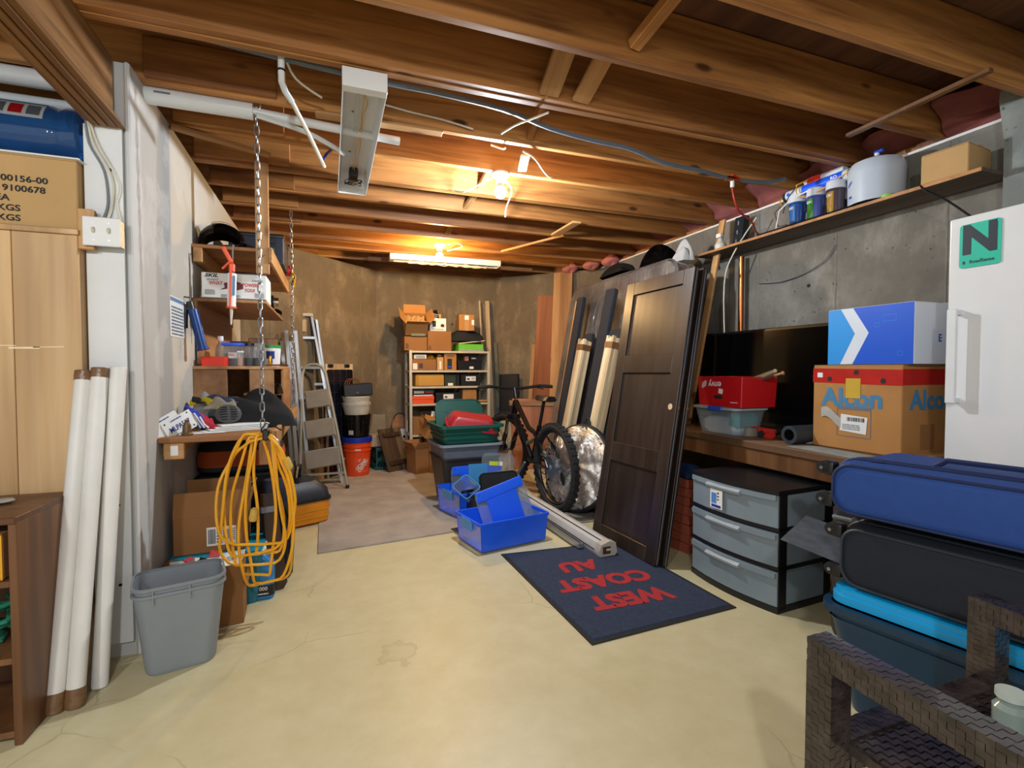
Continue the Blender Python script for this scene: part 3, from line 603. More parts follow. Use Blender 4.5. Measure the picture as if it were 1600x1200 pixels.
# cubby top
solo('tray', B().tub([(.125, .09, 0), (.13, .095, .055)], .003, 0, .008), mat('red_orange_tray', 'f0361e', .45), 'bright red orange open tray at the left end of the cubby unit', 'tray', (-.628, 3.335, S3))
t = thing('spray_bottle', 'clear plastic bottle with a white cap behind the red orange tray', 'bottle', (-.615, 3.43, S3)); part('bottle', B().lathe([(0, 0), (.028, 0), (.03, .01), (.03, .10), (.022, .125), (.012, .14), (.012, .155), (0, .155)], 16), M['clear'], t); part('cap', B().lathe([(.013, .15), (.016, .155), (.016, .18), (0, .18)], 14), M['white'], t)
t = thing('food_container', 'clear tub with a royal blue lid on the cubby unit', 'container', (-.555, 3.47, S3)); part('tub', B().tub([(.095, .10, 0), (.105, .11, .125)], .002, 0, .02), M['clear'], t); part('lid', bx((0, 0, .133), (.112, .116, .018), bev=.004), M['blue'], t); part('contents', bx((0, 0, .04), (.085, .09, .07)), M['greyink'], t); part('label', bx((.015, -.0565, .065), (.065, .001, .035)), M['paper'], t); rows(t, M['redm'], (.0, -.0575, .07), .03, .015, 2)
for k, (x, y, lb) in enumerate(((-.455, 3.42, 'tall clear jar half full of dark screws, left of a pair'), (-.40, 3.40, 'clear jar half full of dark screws, right behind the near chain'))):
    t = thing('screw_jar', lb, 'jar', (x, y, S3)); part('glass', B().lathe([(0, 0), (.03, 0), (.033, .008), (.033, .11), (.027, .125), (0, .125)], 16), M['clear'], t); part('contents', B().cyl((0, 0, .002), (0, 0, .05), .029), M['blackm'], t); part('lid', B().cyl((0, 0, .122), (0, 0, .14), .029), M['black'] if k == 0 else M['clear'], t)
t = thing('screw_box', 'small clear box of screws between the blue-lidded tub and the jars', 'box', (-.498, 3.36, S3)); part('box', B().tub([(.03, .05, 0), (.03, .05, .08)], .002, 0, .003), M['clear'], t); part('lid', bx((0, 0, .085), (.032, .052, .01), bev=.002), M['white'], t); part('contents', bx((0, 0, .028), (.022, .04, .05)), M['copper'], t)
t = thing('paint_tub', 'white tub with a green lid and blue print on the cubby unit', 'tub', (-.355, 3.66, S3)); part('tub', B().lathe([(0, 0), (.045, 0), (.052, .125), (0, .125)], 18), M['white'], t); part('lid', B().lathe([(.054, .12), (.055, .14), (0, .142)], 18), mat('green_lid', '2f9a3c', .4), t); part('print', B().sheet(lambda u, v: (.0505 * math.cos(R(-130 + 60 * u)), .0505 * math.sin(R(-130 + 60 * u)), .05 + .05 * v), 5, 1, .0005), mat('blue_print', '2a4fae', .5), t)
t = thing('tape_roll', 'small yellow tape roll standing by the jars', 'tape', (-.352, 3.5, S3 + .033)); part('roll', B().tube([(0, .026 * math.cos(2 * PI * k / 16), .026 * math.sin(2 * PI * k / 16)) for k in range(16)], .008, 6, True), M['yellow'], t); part('core', B().cyl((-.01, 0, 0), (.01, 0, 0), .018), M['blackm'], t)
for k, (x, y, c_, lb) in enumerate(((-.58, 3.95, 'darkwood', 'dark brown box in the back of the left shelf'), (-.45, 4.05, 'brownwood', 'brown wooden box in the back of the left shelf'))):
    cbox((x, y, S3), (.12 + .06 * k, .14, .17 + .03 * k), 0, lb, c_, top_tape=False)
t = thing('pliers', 'rusty pliers lying open on the cubby unit near the chain', 'pliers', (-.33, 3.42, S3 + .006), 30)
for s in (-1, 1): part('jaw_and_handle', B().tube([(-.04, s * .012, 0), (0, 0, .001), (.05, s * .018, 0), (.09, s * .012, 0)], .005, 6), M['steel'] if s > 0 else M['copper'], t)
# papers on the wall
t = thing('wall_chart', 'printed paper chart taped to the left wall', 'paper', (-.7265, 2.985, 1.42)); part('sheet', bx((0, 0, 0), (.0015, .25, .20), (0, 0, 0)), M['paper'], t); part('header', bx((.0012, 0, .085), (.0008, .24, .018)), mat('blue_head', '6a84a8', .6), t); rows(t, M['greyink'], (.0013, .0, -.02), .21, .15, 9, RIGHTF)
# things on the work shelf
t = thing('licence_plate', 'white licence plate reading MLPA 567 leaning on the left wall', 'licence plate', (-.645, 2.735, .855), (-12, -24, 52))
part('plate', B().loft([rr(.15, .09, .01, -.001), rr(.15, .09, .01, .001)]), M['paper'], t, (0, 0, .045), FRONT)
pb = mat('plate_blue', '2a3c8a', .5); text('MLPA567', .034, pb, t, (0, -.0022, .042), sx=.8, bold=.02); text('Province', .012, pb, t, (0, -.0022, .077)) if False else rows(t, pb, (0, -.0022, .079), .06, .01, 1); rows(t, M['greyink'], (0, -.0022, .012), .08, .008, 1)
for x in (-.06, .06):
    for z in (.012, .08): part('bolt_hole', B().cyl((x, -.0012, z), (x, -.0024, z), .004, n=8), M['ink'], t)
t = thing('licence_plate', 'second white licence plate, half hidden behind the first against the wall', 'licence plate', (-.69, 2.70, .855), (-10, -24, 55)); part('plate', B().loft([rr(.15, .09, .01, -.001), rr(.15, .09, .01, .001)]), M['paper'], t, (0, 0, .046), FRONT); rows(t, pb, (0, -.002, .078), .07, .01, 1)
t = thing('oil_can', 'small brown brass bell-shaped can on the work shelf front edge', 'can', (-.628, 2.70, S4)); part('body', B().lathe([(0, 0), (.024, 0), (.024, .006), (.019, .012), (.017, .045), (.012, .055), (.01, .062), (0, .062)], 16), mat('old_brass', '6a5436', .45, .5), t); part('cap', B().cyl((0, 0, .06), (0, 0, .07), .008, n=10), M['darkwood'], t)
for k in range(4):
    solo('board_sheet', bx((0, 0, .003), (.28 - .02 * k, .11, .005), bev=.001), M['paper'], ['white flat strip at the bottom of the small stack by the near chain', 'second white strip up in the small stack by the near chain', 'third white strip up in the small stack by the near chain', 'topmost white strip of the small stack by the near chain'][k], 'panel', (-.455 + .012 * k, 2.83 + .015 * k, S4 + .0075 * k), (0, 0, 22), 'white strips on the work shelf')
solo('paper_sheet', bx((0, 0, .001), (.14, .1, .002)), M['paper'], 'loose grey-white paper sheet on the work shelf by the brass can', 'paper', (-.56, 2.78, S4), (0, 0, 15))
def cloth(name, label, loc, sx, sy, h, m, seed, cat='cloth', rz=0, nx=22, ny=18, fold=1.0):
    q = random.Random(seed); P = [(q.uniform(0, 6), q.uniform(3, 9), q.uniform(3, 9)) for _ in range(4)]
    def f(u, v):
        e = (math.sin(PI * u) * math.sin(PI * v)) ** .38; z = h * e
        for a, fx, fy in P: z += fold * .15 * h * e * math.sin(a + fx * u * 1.6 + fy * v)
        return (sx * (u - .5) * (1 + .12 * math.sin(5 * v + P[0][0])), sy * (v - .5) * (1 + .12 * math.sin(5 * u + P[1][0])), max(z, .001) + .002)
    return solo(name, B().sheet(f, nx, ny, .003), m, label, cat, loc, (0, 0, rz), ang=80)
cloth('plastic_bag', 'crumpled pale grey plastic bag heaped at the back of the work shelf', (-.60, 3.12, S4), .28, .26, .15, mat('pale_bag', 'c6c8ca', .35, var=.1), 3, 'bag')
cloth('cloth', 'slate blue folded cloth on the pale plastic bag', (-.55, 3.03, S4 + .125), .2, .12, .04, mat('slate_cloth', '3c4a66', .8), 9)
cloth('cloth', 'beige crumpled rag in front of the pale plastic bag', (-.53, 2.99, S4 + .10), .16, .13, .05, mat('beige_rag', 'b4a894', .9), 11)
t = thing('safety_goggles', 'bright yellow goggles strap on the heap of gloves', 'goggles', (-.61, 2.95, S4 + .115), -25); part('band', B().sheet(lambda u, v: (.16 * (u - .5), .02 * math.sin(PI * u) + .01 * v, .035 * math.sin(PI * u * .9) + .035 * v - .05 * u), 14, 4, .006), mat('hi_vis_yellow', 'e6d21e', .5), t); part('lens', bx((-.03, -.012, .035), (.05, .012, .03), (0, 10, 0), bev=.005), M['black'], t)
t = thing('work_glove', 'blue and red striped glove bundle beside the licence plates', 'glove', (-.60, 2.85, S4 + .004), -20)
gb, grd = mat('glove_blue', '2433a8', .7), mat('glove_red', 'b01c34', .7)
for k in range(6):
    part('finger', B().tube([(-.07 + .02 * k, -.01 + .006 * k, .115 - .013 * k), (-.02 + .015 * k, -.012, .07 - .01 * k), (.01 + .014 * k, -.015, .015)], [.012, .017, .014], 8), gb if k < 3 else grd, t)
for k in range(3): part('stripe', B().tube([(-.05 + .03 * k, -.028, .105 - .018 * k), (-.01 + .022 * k, -.032, .06 - .014 * k), (.015 + .02 * k, -.032, .015)], .004, 6), M['paper'], t)
cloth('jacket', 'charcoal jacket heaped in the middle of the work shelf', (-.42, 3.08, S4), .40, .38, .16, mat('charcoal_cloth', '2b2b2c', .85, var=.2), 21, 'jacket', 10, 26, 22, 1.3)
t = thing('ventilated_cap', 'grey slotted oval respirator cap propped on the charcoal jacket', 'respirator', (-.49, 2.90, S4 + .075), (68, 0, 14))
dm = mat('grey_rubber_cap', '6c6c6a', .55); part('shell', B().sheet(lambda u, v: (.062 * (2 * u - 1), .05 * (2 * v - 1) * math.sqrt(max(0, 1 - (2 * u - 1) ** 2)), .03 * max(0, 1 - (2 * u - 1) ** 2 - .6 * (2 * v - 1) ** 2 * (1 - (2 * u - 1) ** 2))), 16, 10, .006), dm, t)
for k in range(6):
    yy = -.033 + .013 * k; hw = .05 * math.sqrt(1 - (yy / .05) ** 2)
    for s in (-1, 1): part('slot', bx((s * hw * .5, yy, .033 - 10 * yy * yy * .8 - .004), (hw * .75, .005, .006), (0, s * 16, 0), bev=.002), M['ink'], t)
t = thing('respirator_side', 'dark teal grey filter can beside the slotted cap', 'filter', (-.555, 2.92, S4 + .07), (75, 0, -10)); part('can', B().cyl((0, 0, -.02), (0, 0, .015), .032, n=18), mat('teal_grey', '3c4a50', .5), t); part('ring', B().cyl((0, 0, .014), (0, 0, .019), .026, n=18), M['black'], t)
cloth('plastic_bag', 'glossy black plastic bag in the cubby unit opening', (-.35, 3.42, S4 + .15), .13, .2, .085, M['blackg'], 5, 'bag')
cloth('cloth', 'dark navy cloth at the right end of the work shelf', (-.305, 3.28, S4), .14, .3, .07, M['navy'], 8)
solo('mug', B().lathe([(0, 0), (.03, 0), (.034, .06), (.031, .06), (.028, .006), (0, .006)], 16), M['white'], 'small white cup at the far right of the work shelf', 'cup', (-.30, 3.50, S4))
# wood block, cord and clip hanging at the shelf corner
t = thing('wood_block', 'pale wood block chained to the work shelf front corner', 'block', (-.286, 2.585, .765)); part('block', bx((0, 0, 0), (.052, .05, .105), bev=.004), M['lumber'], t)
part('chain_loop', B().tube([(.03 + .03 * math.sin(a), .01, .02 + .045 * math.cos(a)) for a in [2 * PI * k / 16 for k in range(16)]], .006, 6, True), M['steel'], t)
t = thing('extension_cord', 'long yellow extension cord hung in loops from the work shelf corner', 'cord', (-.30, 2.535, .86))
q = random.Random(12); pts = []
LP = [(-.205, .165, -.50, .0), (-.20, .11, -.585, .3), (-.07, .155, -.66, .0), (-.185, .13, -.52, .1), (-.10, .16, -.70, -.1), (-.03, .10, -.56, .2), (-.15, .06, -.64, 0)]
for i, (xl, xr, zb, ph) in enumerate(LP):
    off = .006 * i - .02
    for k in range(44):
        u = k / 44; a = 2 * PI * u; s = (1 - math.cos(a)) / 2
        side = -math.sin(a); wdt = (abs(xl) if side < 0 else xr)
        side = math.copysign(abs(side) ** .36, side); x = side * wdt * (.52 + .48 * s ** .9) + .01 * math.sin(3 * a + ph * 9)
        z = -.006 * (i % 4) + zb * (s ** 1.05) + .012 * math.sin(5 * a + i)
        pts.append((x, -.012 + off * .9 + .016 * math.sin(2 * a + i * 1.7), z))
part('cord', B().tube(pts, .0065, 7), mat('yellow_cord', 'eaa81c', .4, var=.08), t)
for x, z in ((-.035, -.39), (.105, -.11)):
    part('plug', B().lathe([(0, 0), (.014, 0), (.018, .012), (.017, .05), (.009, .06), (0, .06)], 12), mat('clear_amber', 'c9a650', .3) if x < 0 else bpy.data.materials['clear_amber'], t, (x, -.03, z), (0, 10 if x < 0 else 160, 0))
t = thing('spring_clamp', 'black spring clip holding the yellow cord', 'clamp', (-.275, 2.53, .865)); part('jaw', bx((0, -.01, -.005), (.028, .05, .05), bev=.005), M['black'], t); part('hook', B().tube([(-.02, 0, -.03), (-.02, -.01, .02), (.0, -.01, .045), (.03, -.02, .035), (.065, -.02, .012)], .0035, 6), M['black'], t)
# under the work shelf
t = thing('storage_tote', 'teal plastic tote with a white rim under the big brown carton', 'tote', (-.515, 2.905, 0)); part('body', B().tub([(.33, .36, 0), (.38, .42, .255)], .004, 0, .02), mat('teal_tote', '1a6e86', .45), t); part('rim', B().loft([rr(.385, .425, .02, .25), rr(.40, .44, .02, .25), rr(.40, .44, .02, .262), rr(.385, .425, .02, .262)], closed=True), M['paper'], t); part('lid', bx((0, 0, .268), (.39, .43, .008), bev=.003), mat('teal_lid', '1c8ea8', .4), t)
t = thing('cardboard_box', 'large open brown carton with a barcode label on the teal tote', 'box', (-.555, 2.88, .276), 2)
part('carton', B().tub([(.30, .30, 0), (.30, .30, .175)], .004, 0, .003, 1), M['card2'], t)
part('flap', bx((0, -.135, .23), (.30, .004, .12), (-14, 0, 0)), M['card2'], t); part('flap', bx((.0, .165, .235), (.30, .004, .12), (-10, 0, 0)), M['card2'], t); part('flap', bx((.165, 0, .23), (.004, .29, .12), (0, 14, 0)), M['card2'], t)
lb_ = part('label', bx((.05, -.1512, .075), (.125, .001, .09)), M['paper'], t); barcode(t, M['ink'], (.008, -.1522, .075), .03, .07); barcode(t, M['greyink'], (.07, -.1522, .08), .025, .05, seed=9); rows(t, M['ink'], (.04, -.1522, .075), .02, .07, 5); text('12', .016, M['ink'], t, (.048, -.1523, .042)); rows(t, M['greyink'], (.096, -.1522, .08), .025, .06, 6, seed=4)
t = thing('cardboard_box', 'lower brown carton full of papers right of the grey wastebasket', 'box', (-.545, 2.61, .0), 4)
part('carton', B().tub([(.32, .19, 0), (.32, .19, .272)], .004, 0, .003, 1), M['card2'], t)
part('flap', bx((.172, .0, .19), (.03, .18, .004), (0, 72, 0)), M['card2'], t)
for k, z in enumerate((.235, .165, .09, .03)): part('print', bx((.0 - .0, -.0958, z), (.022, .001, .03 if k % 2 else .012)), M['ink'], t)
for k, (x, y, m, lb, r_) in enumerate(((.04, -.02, 'paper', 'folded white booklet poking out of the lower brown carton', (25, 10, 20)), (.10, .02, 'white', 'white pamphlet bundle at the right of the lower brown carton', (30, -8, -10)), (-.02, .0, 'offwhite', 'cream card in the middle of the lower brown carton', (50, 20, 40)), (-.06, .02, 'redm', 'red packet at the left of the lower brown carton', (35, 0, 70)), (.03, .05, 'red', 'red plastic wrapper at the back of the lower brown carton', (50, 20, 10)), (.0, -.05, 'blackm', 'black wallet among the papers of the lower brown carton', (60, 10, -30)))):
    o = thing('pamphlet', lb, 'papers', (-.545 + x, 2.61 + y, .262 + .004 * k), r_); part('cover', bx((0, 0, 0), (.11 if k < 2 else .05, .085 if k < 2 else .05, .006), bev=.001), M[m], o); rows(o, M['greyink'], (0, 0, .0035), .06 if k < 2 else .03, .03, 3, TOPF, k)
cbl = mat('blue_jug', '1f7fc0', .35)
t = thing('detergent_jug', 'blue jug with a black band and white digits beside the lower carton', 'jug', (-.335, 2.79, 0)); part('body', B().loft([rr(.11, .09, .02, 0), rr(.12, .10, .025, .01), rr(.12, .10, .025, .17), rr(.06, .06, .025, .215), rr(.04, .04, .018, .225)]), cbl, t); part('cap', B().cyl((0, 0, .222), (0, 0, .25), .024), M['white'], t); part('band', B().loft([rr(.1215, .1015, .025, .02), rr(.1215, .1015, .025, .075)], False, False), M['black'], t); text('000', .026, M['white'], t, (.012, -.0515, .058), bold=.02); rows(t, M['white'], (.012, -.0515, .033), .05, .012, 1)
t = thing('wood_support', 'dark brown rounded wooden support standing behind the yellow cord', 'board', (-.275, 2.86, 0), (-8, 0, 20)); part('board', B().prism([(-.04, .0), (.03, 0), (.05, .03), (.045, .09), (.015, .5), (-.05, .5)], .05, TR((0, .025, 0), FRONT)), M['darkwood'], t); part('strap', bx((-.02, 0, .42), (.075, .054, .03)), M['greyink'], t)
bo_, bk_ = mat('orange_nylon', 'b8501c', .8, bump=.2, bs=300), mat('black_nylon', '1c1d20', .8, bump=.2, bs=300)
t = thing('plastic_bin', 'black bin with white lettering under the orange duffel', 'bin', (-.49, 3.43, 0)); part('body', B().tub([(.38, .34, 0), (.44, .38, .53)], .005, 0, .03), M['black'], t); part('lid', bx((0, 0, .538), (.46, .40, .02), bev=.006), M['black'], t); text('TOOLS', .03, M['white'], t, (.05, -.19, .50)) if False else rows(t, M['white'], (.04, -.190, .50), .07, .014, 1)
t = thing('duffel_bag', 'black and orange duffel bag under the work shelf', 'bag', (-.50, 3.42, .5495), 3)
part('body', B().loft([rr(.36 - .0, .34, .1, z, 5) if False else rr(w_, d_, .09, z, 5) for z, w_, d_ in ((0, .40, .30), (.02, .44, .35), (.09, .455, .36), (.15, .43, .34), (.20, .36, .28), (.215, .24, .18))]), bk_, t)
part('orange_panel', B().loft([rr(.458, .363, .09, .045, 5), rr(.462, .367, .09, .09, 5), rr(.445, .352, .09, .135, 5)], False, False), bo_, t); part('handle', B().tube([(-.08, -.1, .2), (-.07, -.11, .235), (.07, -.11, .235), (.08, -.1, .2)], .01, 8), bk_, t); part('zip', B().tube([(-.2, -.145, .16), (0, -.165, .16), (.2, -.145, .16)], .004, 5), M['blackm'], t)
t = thing('backpack', 'slumped dark navy backpack behind the yellow cord', 'bag', (-.31, 3.07, .0), 5); part('body', B().loft([rr(w_, d_, .05, z, 5, (x_, 0)) for z, w_, d_, x_ in ((0, .18, .16, 0), (.02, .2, .2, 0), (.25, .21, .2, .01), (.45, .18, .16, .015), (.54, .1, .08, .01))]), M['navy'], t); part('pocket', B().loft([rr(.14, .03, .012, .05, 4, (0, -.108)), rr(.15, .045, .014, .12, 4, (0, -.108)), rr(.13, .03, .012, .26, 4, (0, -.108))]), M['navy'], t); part('strap', B().tube([(.06, -.09, .42), (.1, -.12, .3), (.09, -.12, .15)], .012, 8), M['blackm'], t)
yo = mat('amber_plastic', 'e08a14', .4)
t = thing('tool_case', 'amber tool case with a black lid behind the yellow cord', 'tool case', (-.25, 4.10, 0), 24); part('base', B().loft([rr(.30, .34, .05, 0, 5), rr(.36, .40, .06, .02, 5), rr(.38, .42, .06, .16, 5), rr(.385, .425, .06, .18, 5)]), yo, t)
part('rim', B().loft([rr(.40, .44, .065, .178, 5), rr(.40, .44, .065, .198, 5)]), M['black'], t); part('lid', B().loft([rr(.38, .42, .06, .198, 5), rr(.36, .40, .07, .26, 5), rr(.26, .30, .07, .32, 5), rr(.2, .24, .06, .325, 5)]), mat('dark_lid', '23252c', .45), t)
part('handle', B().tube([(-.03, -.13, .29), (-.06, -.15, .36), (-.02, -.08, .42), (.03, .0, .42), (.04, .05, .32)], .018, 8), M['black'], t); part('latch', bx((.17, -.06, .17), (.03, .05, .06), bev=.005), M['black'], t)
for z in (.06, .11): part('groove', B().loft([rr(.372 + z * .09, .412 + z * .09, .06, z, 5), rr(.372 + z * .09, .412 + z * .09, .06, z + .006, 5)], False, False), M['yellow'], t)
cbox((-.33, 3.62, 0), (.1, .14, .16), 0, 'small brown carton beside the ladder foot behind the amber case', 'card2')
# ---------------------------------------------------------------- carpet, mat, ladders, buckets at the back
cm = mat('beige_carpet', 'a99e92', .95, var=.22, vs=5, bump=.5, bs=500)
co = [(-.08, 3.31), (1.20, 3.47), (1.22, 5.9), (.32, 5.88), (-.10, 5.46)]
b = B(); b.loft([[V(x, y, 0.0005) for x, y in co], [V(x, y, .011) for x, y in co]]); solo('carpet', b, cm, 'beige carpet remnant on the concrete floor', 'carpet')
co = [(1.22, 3.30), (2.3, 3.30), (2.35, 4.1), (1.22, 4.0)]
solo('carpet', B().loft([[V(x, y, .0005) for x, y in co], [V(x, y, .010) for x, y in co]]), mat('grey_mat', '8a867e', .9, var=.15, bump=.4, bs=300), 'thin grey underlay mat beneath the bicycle and foil disc', 'mat')
mm_ = mat('navy_mat_pile', '2c3850', .95, var=.3, vs=60, bump=.6, bs=500)
t = thing('door_mat', 'navy floor mat with red letters reading WEST COAST AU', 'mat', (1.415, 2.375, .001), 0)
co = [(-.395, -.562), (.425, -.512), (.385, .485), (-.425, .535)]
part('rubber_edge', B().loft([[V(x, y, 0) for x, y in co], [V(x, y, .004) for x, y in co]]), M['rubber'], t)
part('pile', B().loft([[V(x * .95, y * .955, .003) for x, y in co], [V(x * .94, y * .945, .009) for x, y in co]]), mm_, t)
rl = mat('red_pile', 'b02a2e', .95, var=.2, vs=60, bump=.5, bs=500)
for s_, x, y, sz in (('WEST', -.01, -.255, .18), ('COAST', -.025, -.03, .18), ('AU', -.065, .195, .18)):
    o = text(s_, sz, rl, t, (x, y, .0105), (0, 0, 178), bold=.055, sx=.93)
# aluminium ladder
def bar(b, p, q, w_, d_, roll=0):
    p, q = V(*p), V(*q); dd = q - p; x = dd.normalized(); zz = V(0, -1, 0) if abs(x.y) < .9 else V(0, 0, 1); y = zz.cross(x).normalized(); z = x.cross(y)
    m = Matrix((x, y, z)).transposed().to_4x4(); m.translation = (p + q) / 2
    vs = bmesh.ops.create_cube(b.bm, size=1, matrix=m @ Matrix.Diagonal((dd.length, w_, d_, 1)))['verts']; return b
t = thing('step_ladder', 'tall aluminium stepladder leaning in the corner by the shelves', 'ladder', (-.15, 5.42, .0), 0)
for xb, xt, nm in ((-.26, -.30, 'rail'), (.26, -.015, 'rail')):
    part(nm, bar(B(), (xb, -.12, 0), (xt, .05, 1.70), .022, .07), M['alu'], t)
for k, z in enumerate((.27, .57, .87, 1.17, 1.47)):
    u = z / 1.7; xl = -.26 - .04 * u; xr = .26 - .275 * u
    part('step', bx(((xl + xr) / 2, -.12 + .17 * u, z), (xr - xl, .08, .03), bev=.003), M['alu'], t)
part('top_cap', bx((-.157, .05, 1.70), (.31, .12, .03), bev=.004), mat('pale_cap', 'cdc2aa', .5), t)
pl = part('holder_plate', bx((-.165, -.01, 1.59), (.20, .012, .12), bev=.002), M['oakslat'], t)
for x, z, r in ((-.165, 1.59, .014), (-.21, 1.59, .006), (-.12, 1.59, .006)): part('hole', B().cyl((x, -.0165, z), (x, -.018, z), r, n=12), M['ink'], pl)
for xb, xt in ((-.28, -.22), (.3, .03)): part('rear_rail', bar(B(), (xb * .8, .10, 0), (xt, .08, 1.66), .02, .05), M['alu'], t)
for z in (.5, 1.0): part('rear_rung', bar(B(), (-.22, .10, z), (.20 - .10 * z, .10, z), .025, .02), M['alu'], t)
t = thing('track_lengths', 'bundle of long aluminium channel lengths standing left of the step stool', 'metal lengths', (-.30, 5.05, 0), 0)
for k in range(4): part('channel', bar(B(), (-.02 + .045 * k, .02 * k, 0), (-.12 + .04 * k, .12, 1.42 + .1 * (k % 2)), .03, .03), M['alu'] if k % 2 else M['steel'], t)
# step stool
sb_ = mat('stool_beige', 'a39d8a', .4, .35); st_ = mat('stool_tread', '7e776c', .75, bump=.3, bs=300)
t = thing('step_stool', 'beige folding three-step stool in front of the aluminium ladder', 'ladder', (-.055, 5.12, .0115), 0)
tip = [(-.215, -.10, .03), (-.205, -.02, .6), (-.19, .06, 1.10), (-.17, .075, 1.165), (-.12, .08, 1.19), (-.06, .08, 1.19), (-.01, .075, 1.165), (.02, .06, 1.10), (.12, -.02, .55), (.205, -.10, .03)]
part('front_frame', B().tube(tip, .014, 8), sb_, t)
for k, z in enumerate((.86, .58, .30)):
    u = z / 1.15; xl = -.215 + .02 * u; xr = .205 - .19 * u - .0; yy = -.10 + .155 * u
    f = part('tread', B().box((0, 0, 0), (xr - xl - .06, .016, .165), (-20, 0, 0), bev=.004), st_, t, ((xl + xr) / 2 + .012, yy - .022, z)); f.rotation_euler.y = R(-7)
    part('tread_edge', B().box((0, 0, 0), (xr - xl - .046, .01, .178), (-20, 0, 0), bev=.004), sb_, f, (0, .012, 0))
part('cross_bar', bar(B(), (-.20, -.085, .15), (.18, -.085, .15), .018, .018), sb_, t)
part('rear_frame', B().tube([(-.19, .1, 1.0), (-.2, .16, .06), (-.15, .18, .03), (.12, .18, .03), (.16, .16, .1), (.05, .1, .9)], .011, 8), sb_, t)
for x in (-.215, .205): part('foot', bx((x, -.104, .016), (.034, .034, .032), bev=.004), M['rubber'], t)
for k, (x, y, h, lb) in enumerate(((-.10, 5.55, 1.14, 'pale notched wood stake seen through the step stool'), (.0, 5.62, .92, 'narrow wood stake behind the step stool treads'))):
    t = thing('wood_stake', lb, 'stake', (x, y, 0), (-4, 0, 0)); part('stake', B().prism([(-.035, 0), (.035, 0), (.035, h - .05), (.012, h), (-.035, h - .02)], .03, TR((0, .015, 0), FRONT)), M['lumber'], t)
# solar panel
t = thing('solar_panel', 'dark solar panel leaning on the back wall behind the buckets', 'solar panel', (.112, 5.678, .0), (-1.2, 0, 45))
part('frame', B().box((0, 0, .6), (.40, .03, 1.22), bev=.004), M['oakslat'], t)
cell = mat('solar_cell', '12151f', .15, var=.1); me = bx((0, 0, 0), (.088, .004, .118), bev=.001).mesh('cell'); me.materials.append(cell)
for i in range(4):
    for j in range(9): part('cell', me, None, t, (-.138 + .092 * i, -.016, .115 + .122 * j))
part('backing', bx((0, -.0145, .58), (.385, .003, 1.12)), mat('solar_back', '2a2e38', .3), t)
for x in (-.14, .1): part('corner_clip', bx((x, -.02, 1.19), (.07, .02, .035), bev=.004), M['black'], t)
# buckets
def bucket(name, label, loc, h, m, lid=None, rz=0):
    t = thing(name, label, 'bucket', loc, rz)
    part('pail', B().lathe([(0, 0), (.122, 0), (.125, .004), (.143, h * .72), (.149, h * .74), (.149, h * .77), (.144, h * .78), (.146, h * .86), (.152, h * .87), (.152, h * .9), (.146, h * .91), (.148, h), (.14, h), (.12, .01), (0, .01)], 32), m, t)
    return t
bk = (.165, 5.70, .011)
bk = (.272, 5.64, .0115)
t = bucket('bucket', 'orange bucket printed HOME DEPOT at the bottom of the stack', bk, .36, mat('orange_bucket', 'e0481a', .4, var=.08))
sq = B().sheet(lambda u, v: (.1385 * math.sin(R(-12 + 62 * u)), -.1385 * math.cos(R(-12 + 62 * u)), .05 + .135 * v), 10, 2, .0006)
wl_ = mat('white_print', 'e8dcd4', .5)
for k, (u0, u1, z0, z1) in enumerate(((-10, 48, .052, .0535), (-10, 48, .188, .1895), (-10, -9.2, .052, .19), (47.2, 48, .052, .19))):
    part('frame_line', B().sheet(lambda u, v: ((.1285 + .1 * (z0 + (z1 - z0) * v)) * math.sin(R(u0 + (u1 - u0) * u)), -(.1285 + .1 * (z0 + (z1 - z0) * v)) * math.cos(R(u0 + (u1 - u0) * u)), z0 + (z1 - z0) * v), 8, 1, .0005), wl_, t)
for s_, dx, dz in (('THE', -.035, .172), ('HOME', -.018, .125), ('DEPOT', .018, .108)):
    o = text(s_, .052 if s_ != 'THE' else .02, wl_, t, (.048 + dx, -.1355, dz), bold=.03); o.rotation_euler = (R(85), R(-45 if s_ != 'THE' else -45), R(20))
    o.rotation_euler = Euler((R(86), 0, R(20))).to_matrix().to_4x4().__matmul__(Matrix.Rotation(R(42), 4, 'Z')).to_euler(); o.name = 'lettering'
    mb_ = o.matrix_basis.copy(); o.matrix_basis = Matrix()
    for v in o.data.vertices:
        p = mb_ @ v.co; k_ = (.1285 + .1 * p.z) / math.hypot(p.x, p.y); v.co = V(p.x * k_, p.y * k_, p.z)
part('grip', bx((.0, -.147, .285), (.06, .008, .012), bev=.003), M['paper'], t); part('grip', bx((-.135, -.07, .19), (.012, .02, .012)), M['paper'], t)
bl_ = t; part('lid', B().lathe([(0, 0), (.157, 0), (.16, .012), (.16, .05), (.152, .056), (.146, .048), (0, .046)], 32), mat('deep_blue_lid', '16309c', .35), bl_, (0, 0, .361), label='deep blue lid')
t = bucket('bucket', 'glossy black bucket standing on the blue lid', (bk[0], bk[1], bk[2] + .418), .24, M['blackg'], rz=30)
part('sticker', B().sheet(lambda u, v: (.138 * math.sin(R(-70 + 22 * u)), -.138 * math.cos(R(-70 + 22 * u)), .03 + .045 * v), 4, 1, .001), M['paper'], t)
wb_ = mat('dirty_white_pail', 'b9b4a6', .5, var=.1)
for k in range(2):
    t = bucket('bucket', ('off-white pail on the black bucket, lower of two' if k == 0 else 'off-white pail nested in another near the top of the bucket stack'), (bk[0], bk[1], bk[2] + .655 + .07 * k), .13, wb_)
t = thing('battery_box', 'black box with copper loop handles on top of the bucket stack', 'box', (bk[0] + .01, bk[1], bk[2] + .866 - .01), (0, -3, 4)); part('box', bx((0, 0, .066), (.295, .2, .13), bev=.008), M['black'], t)
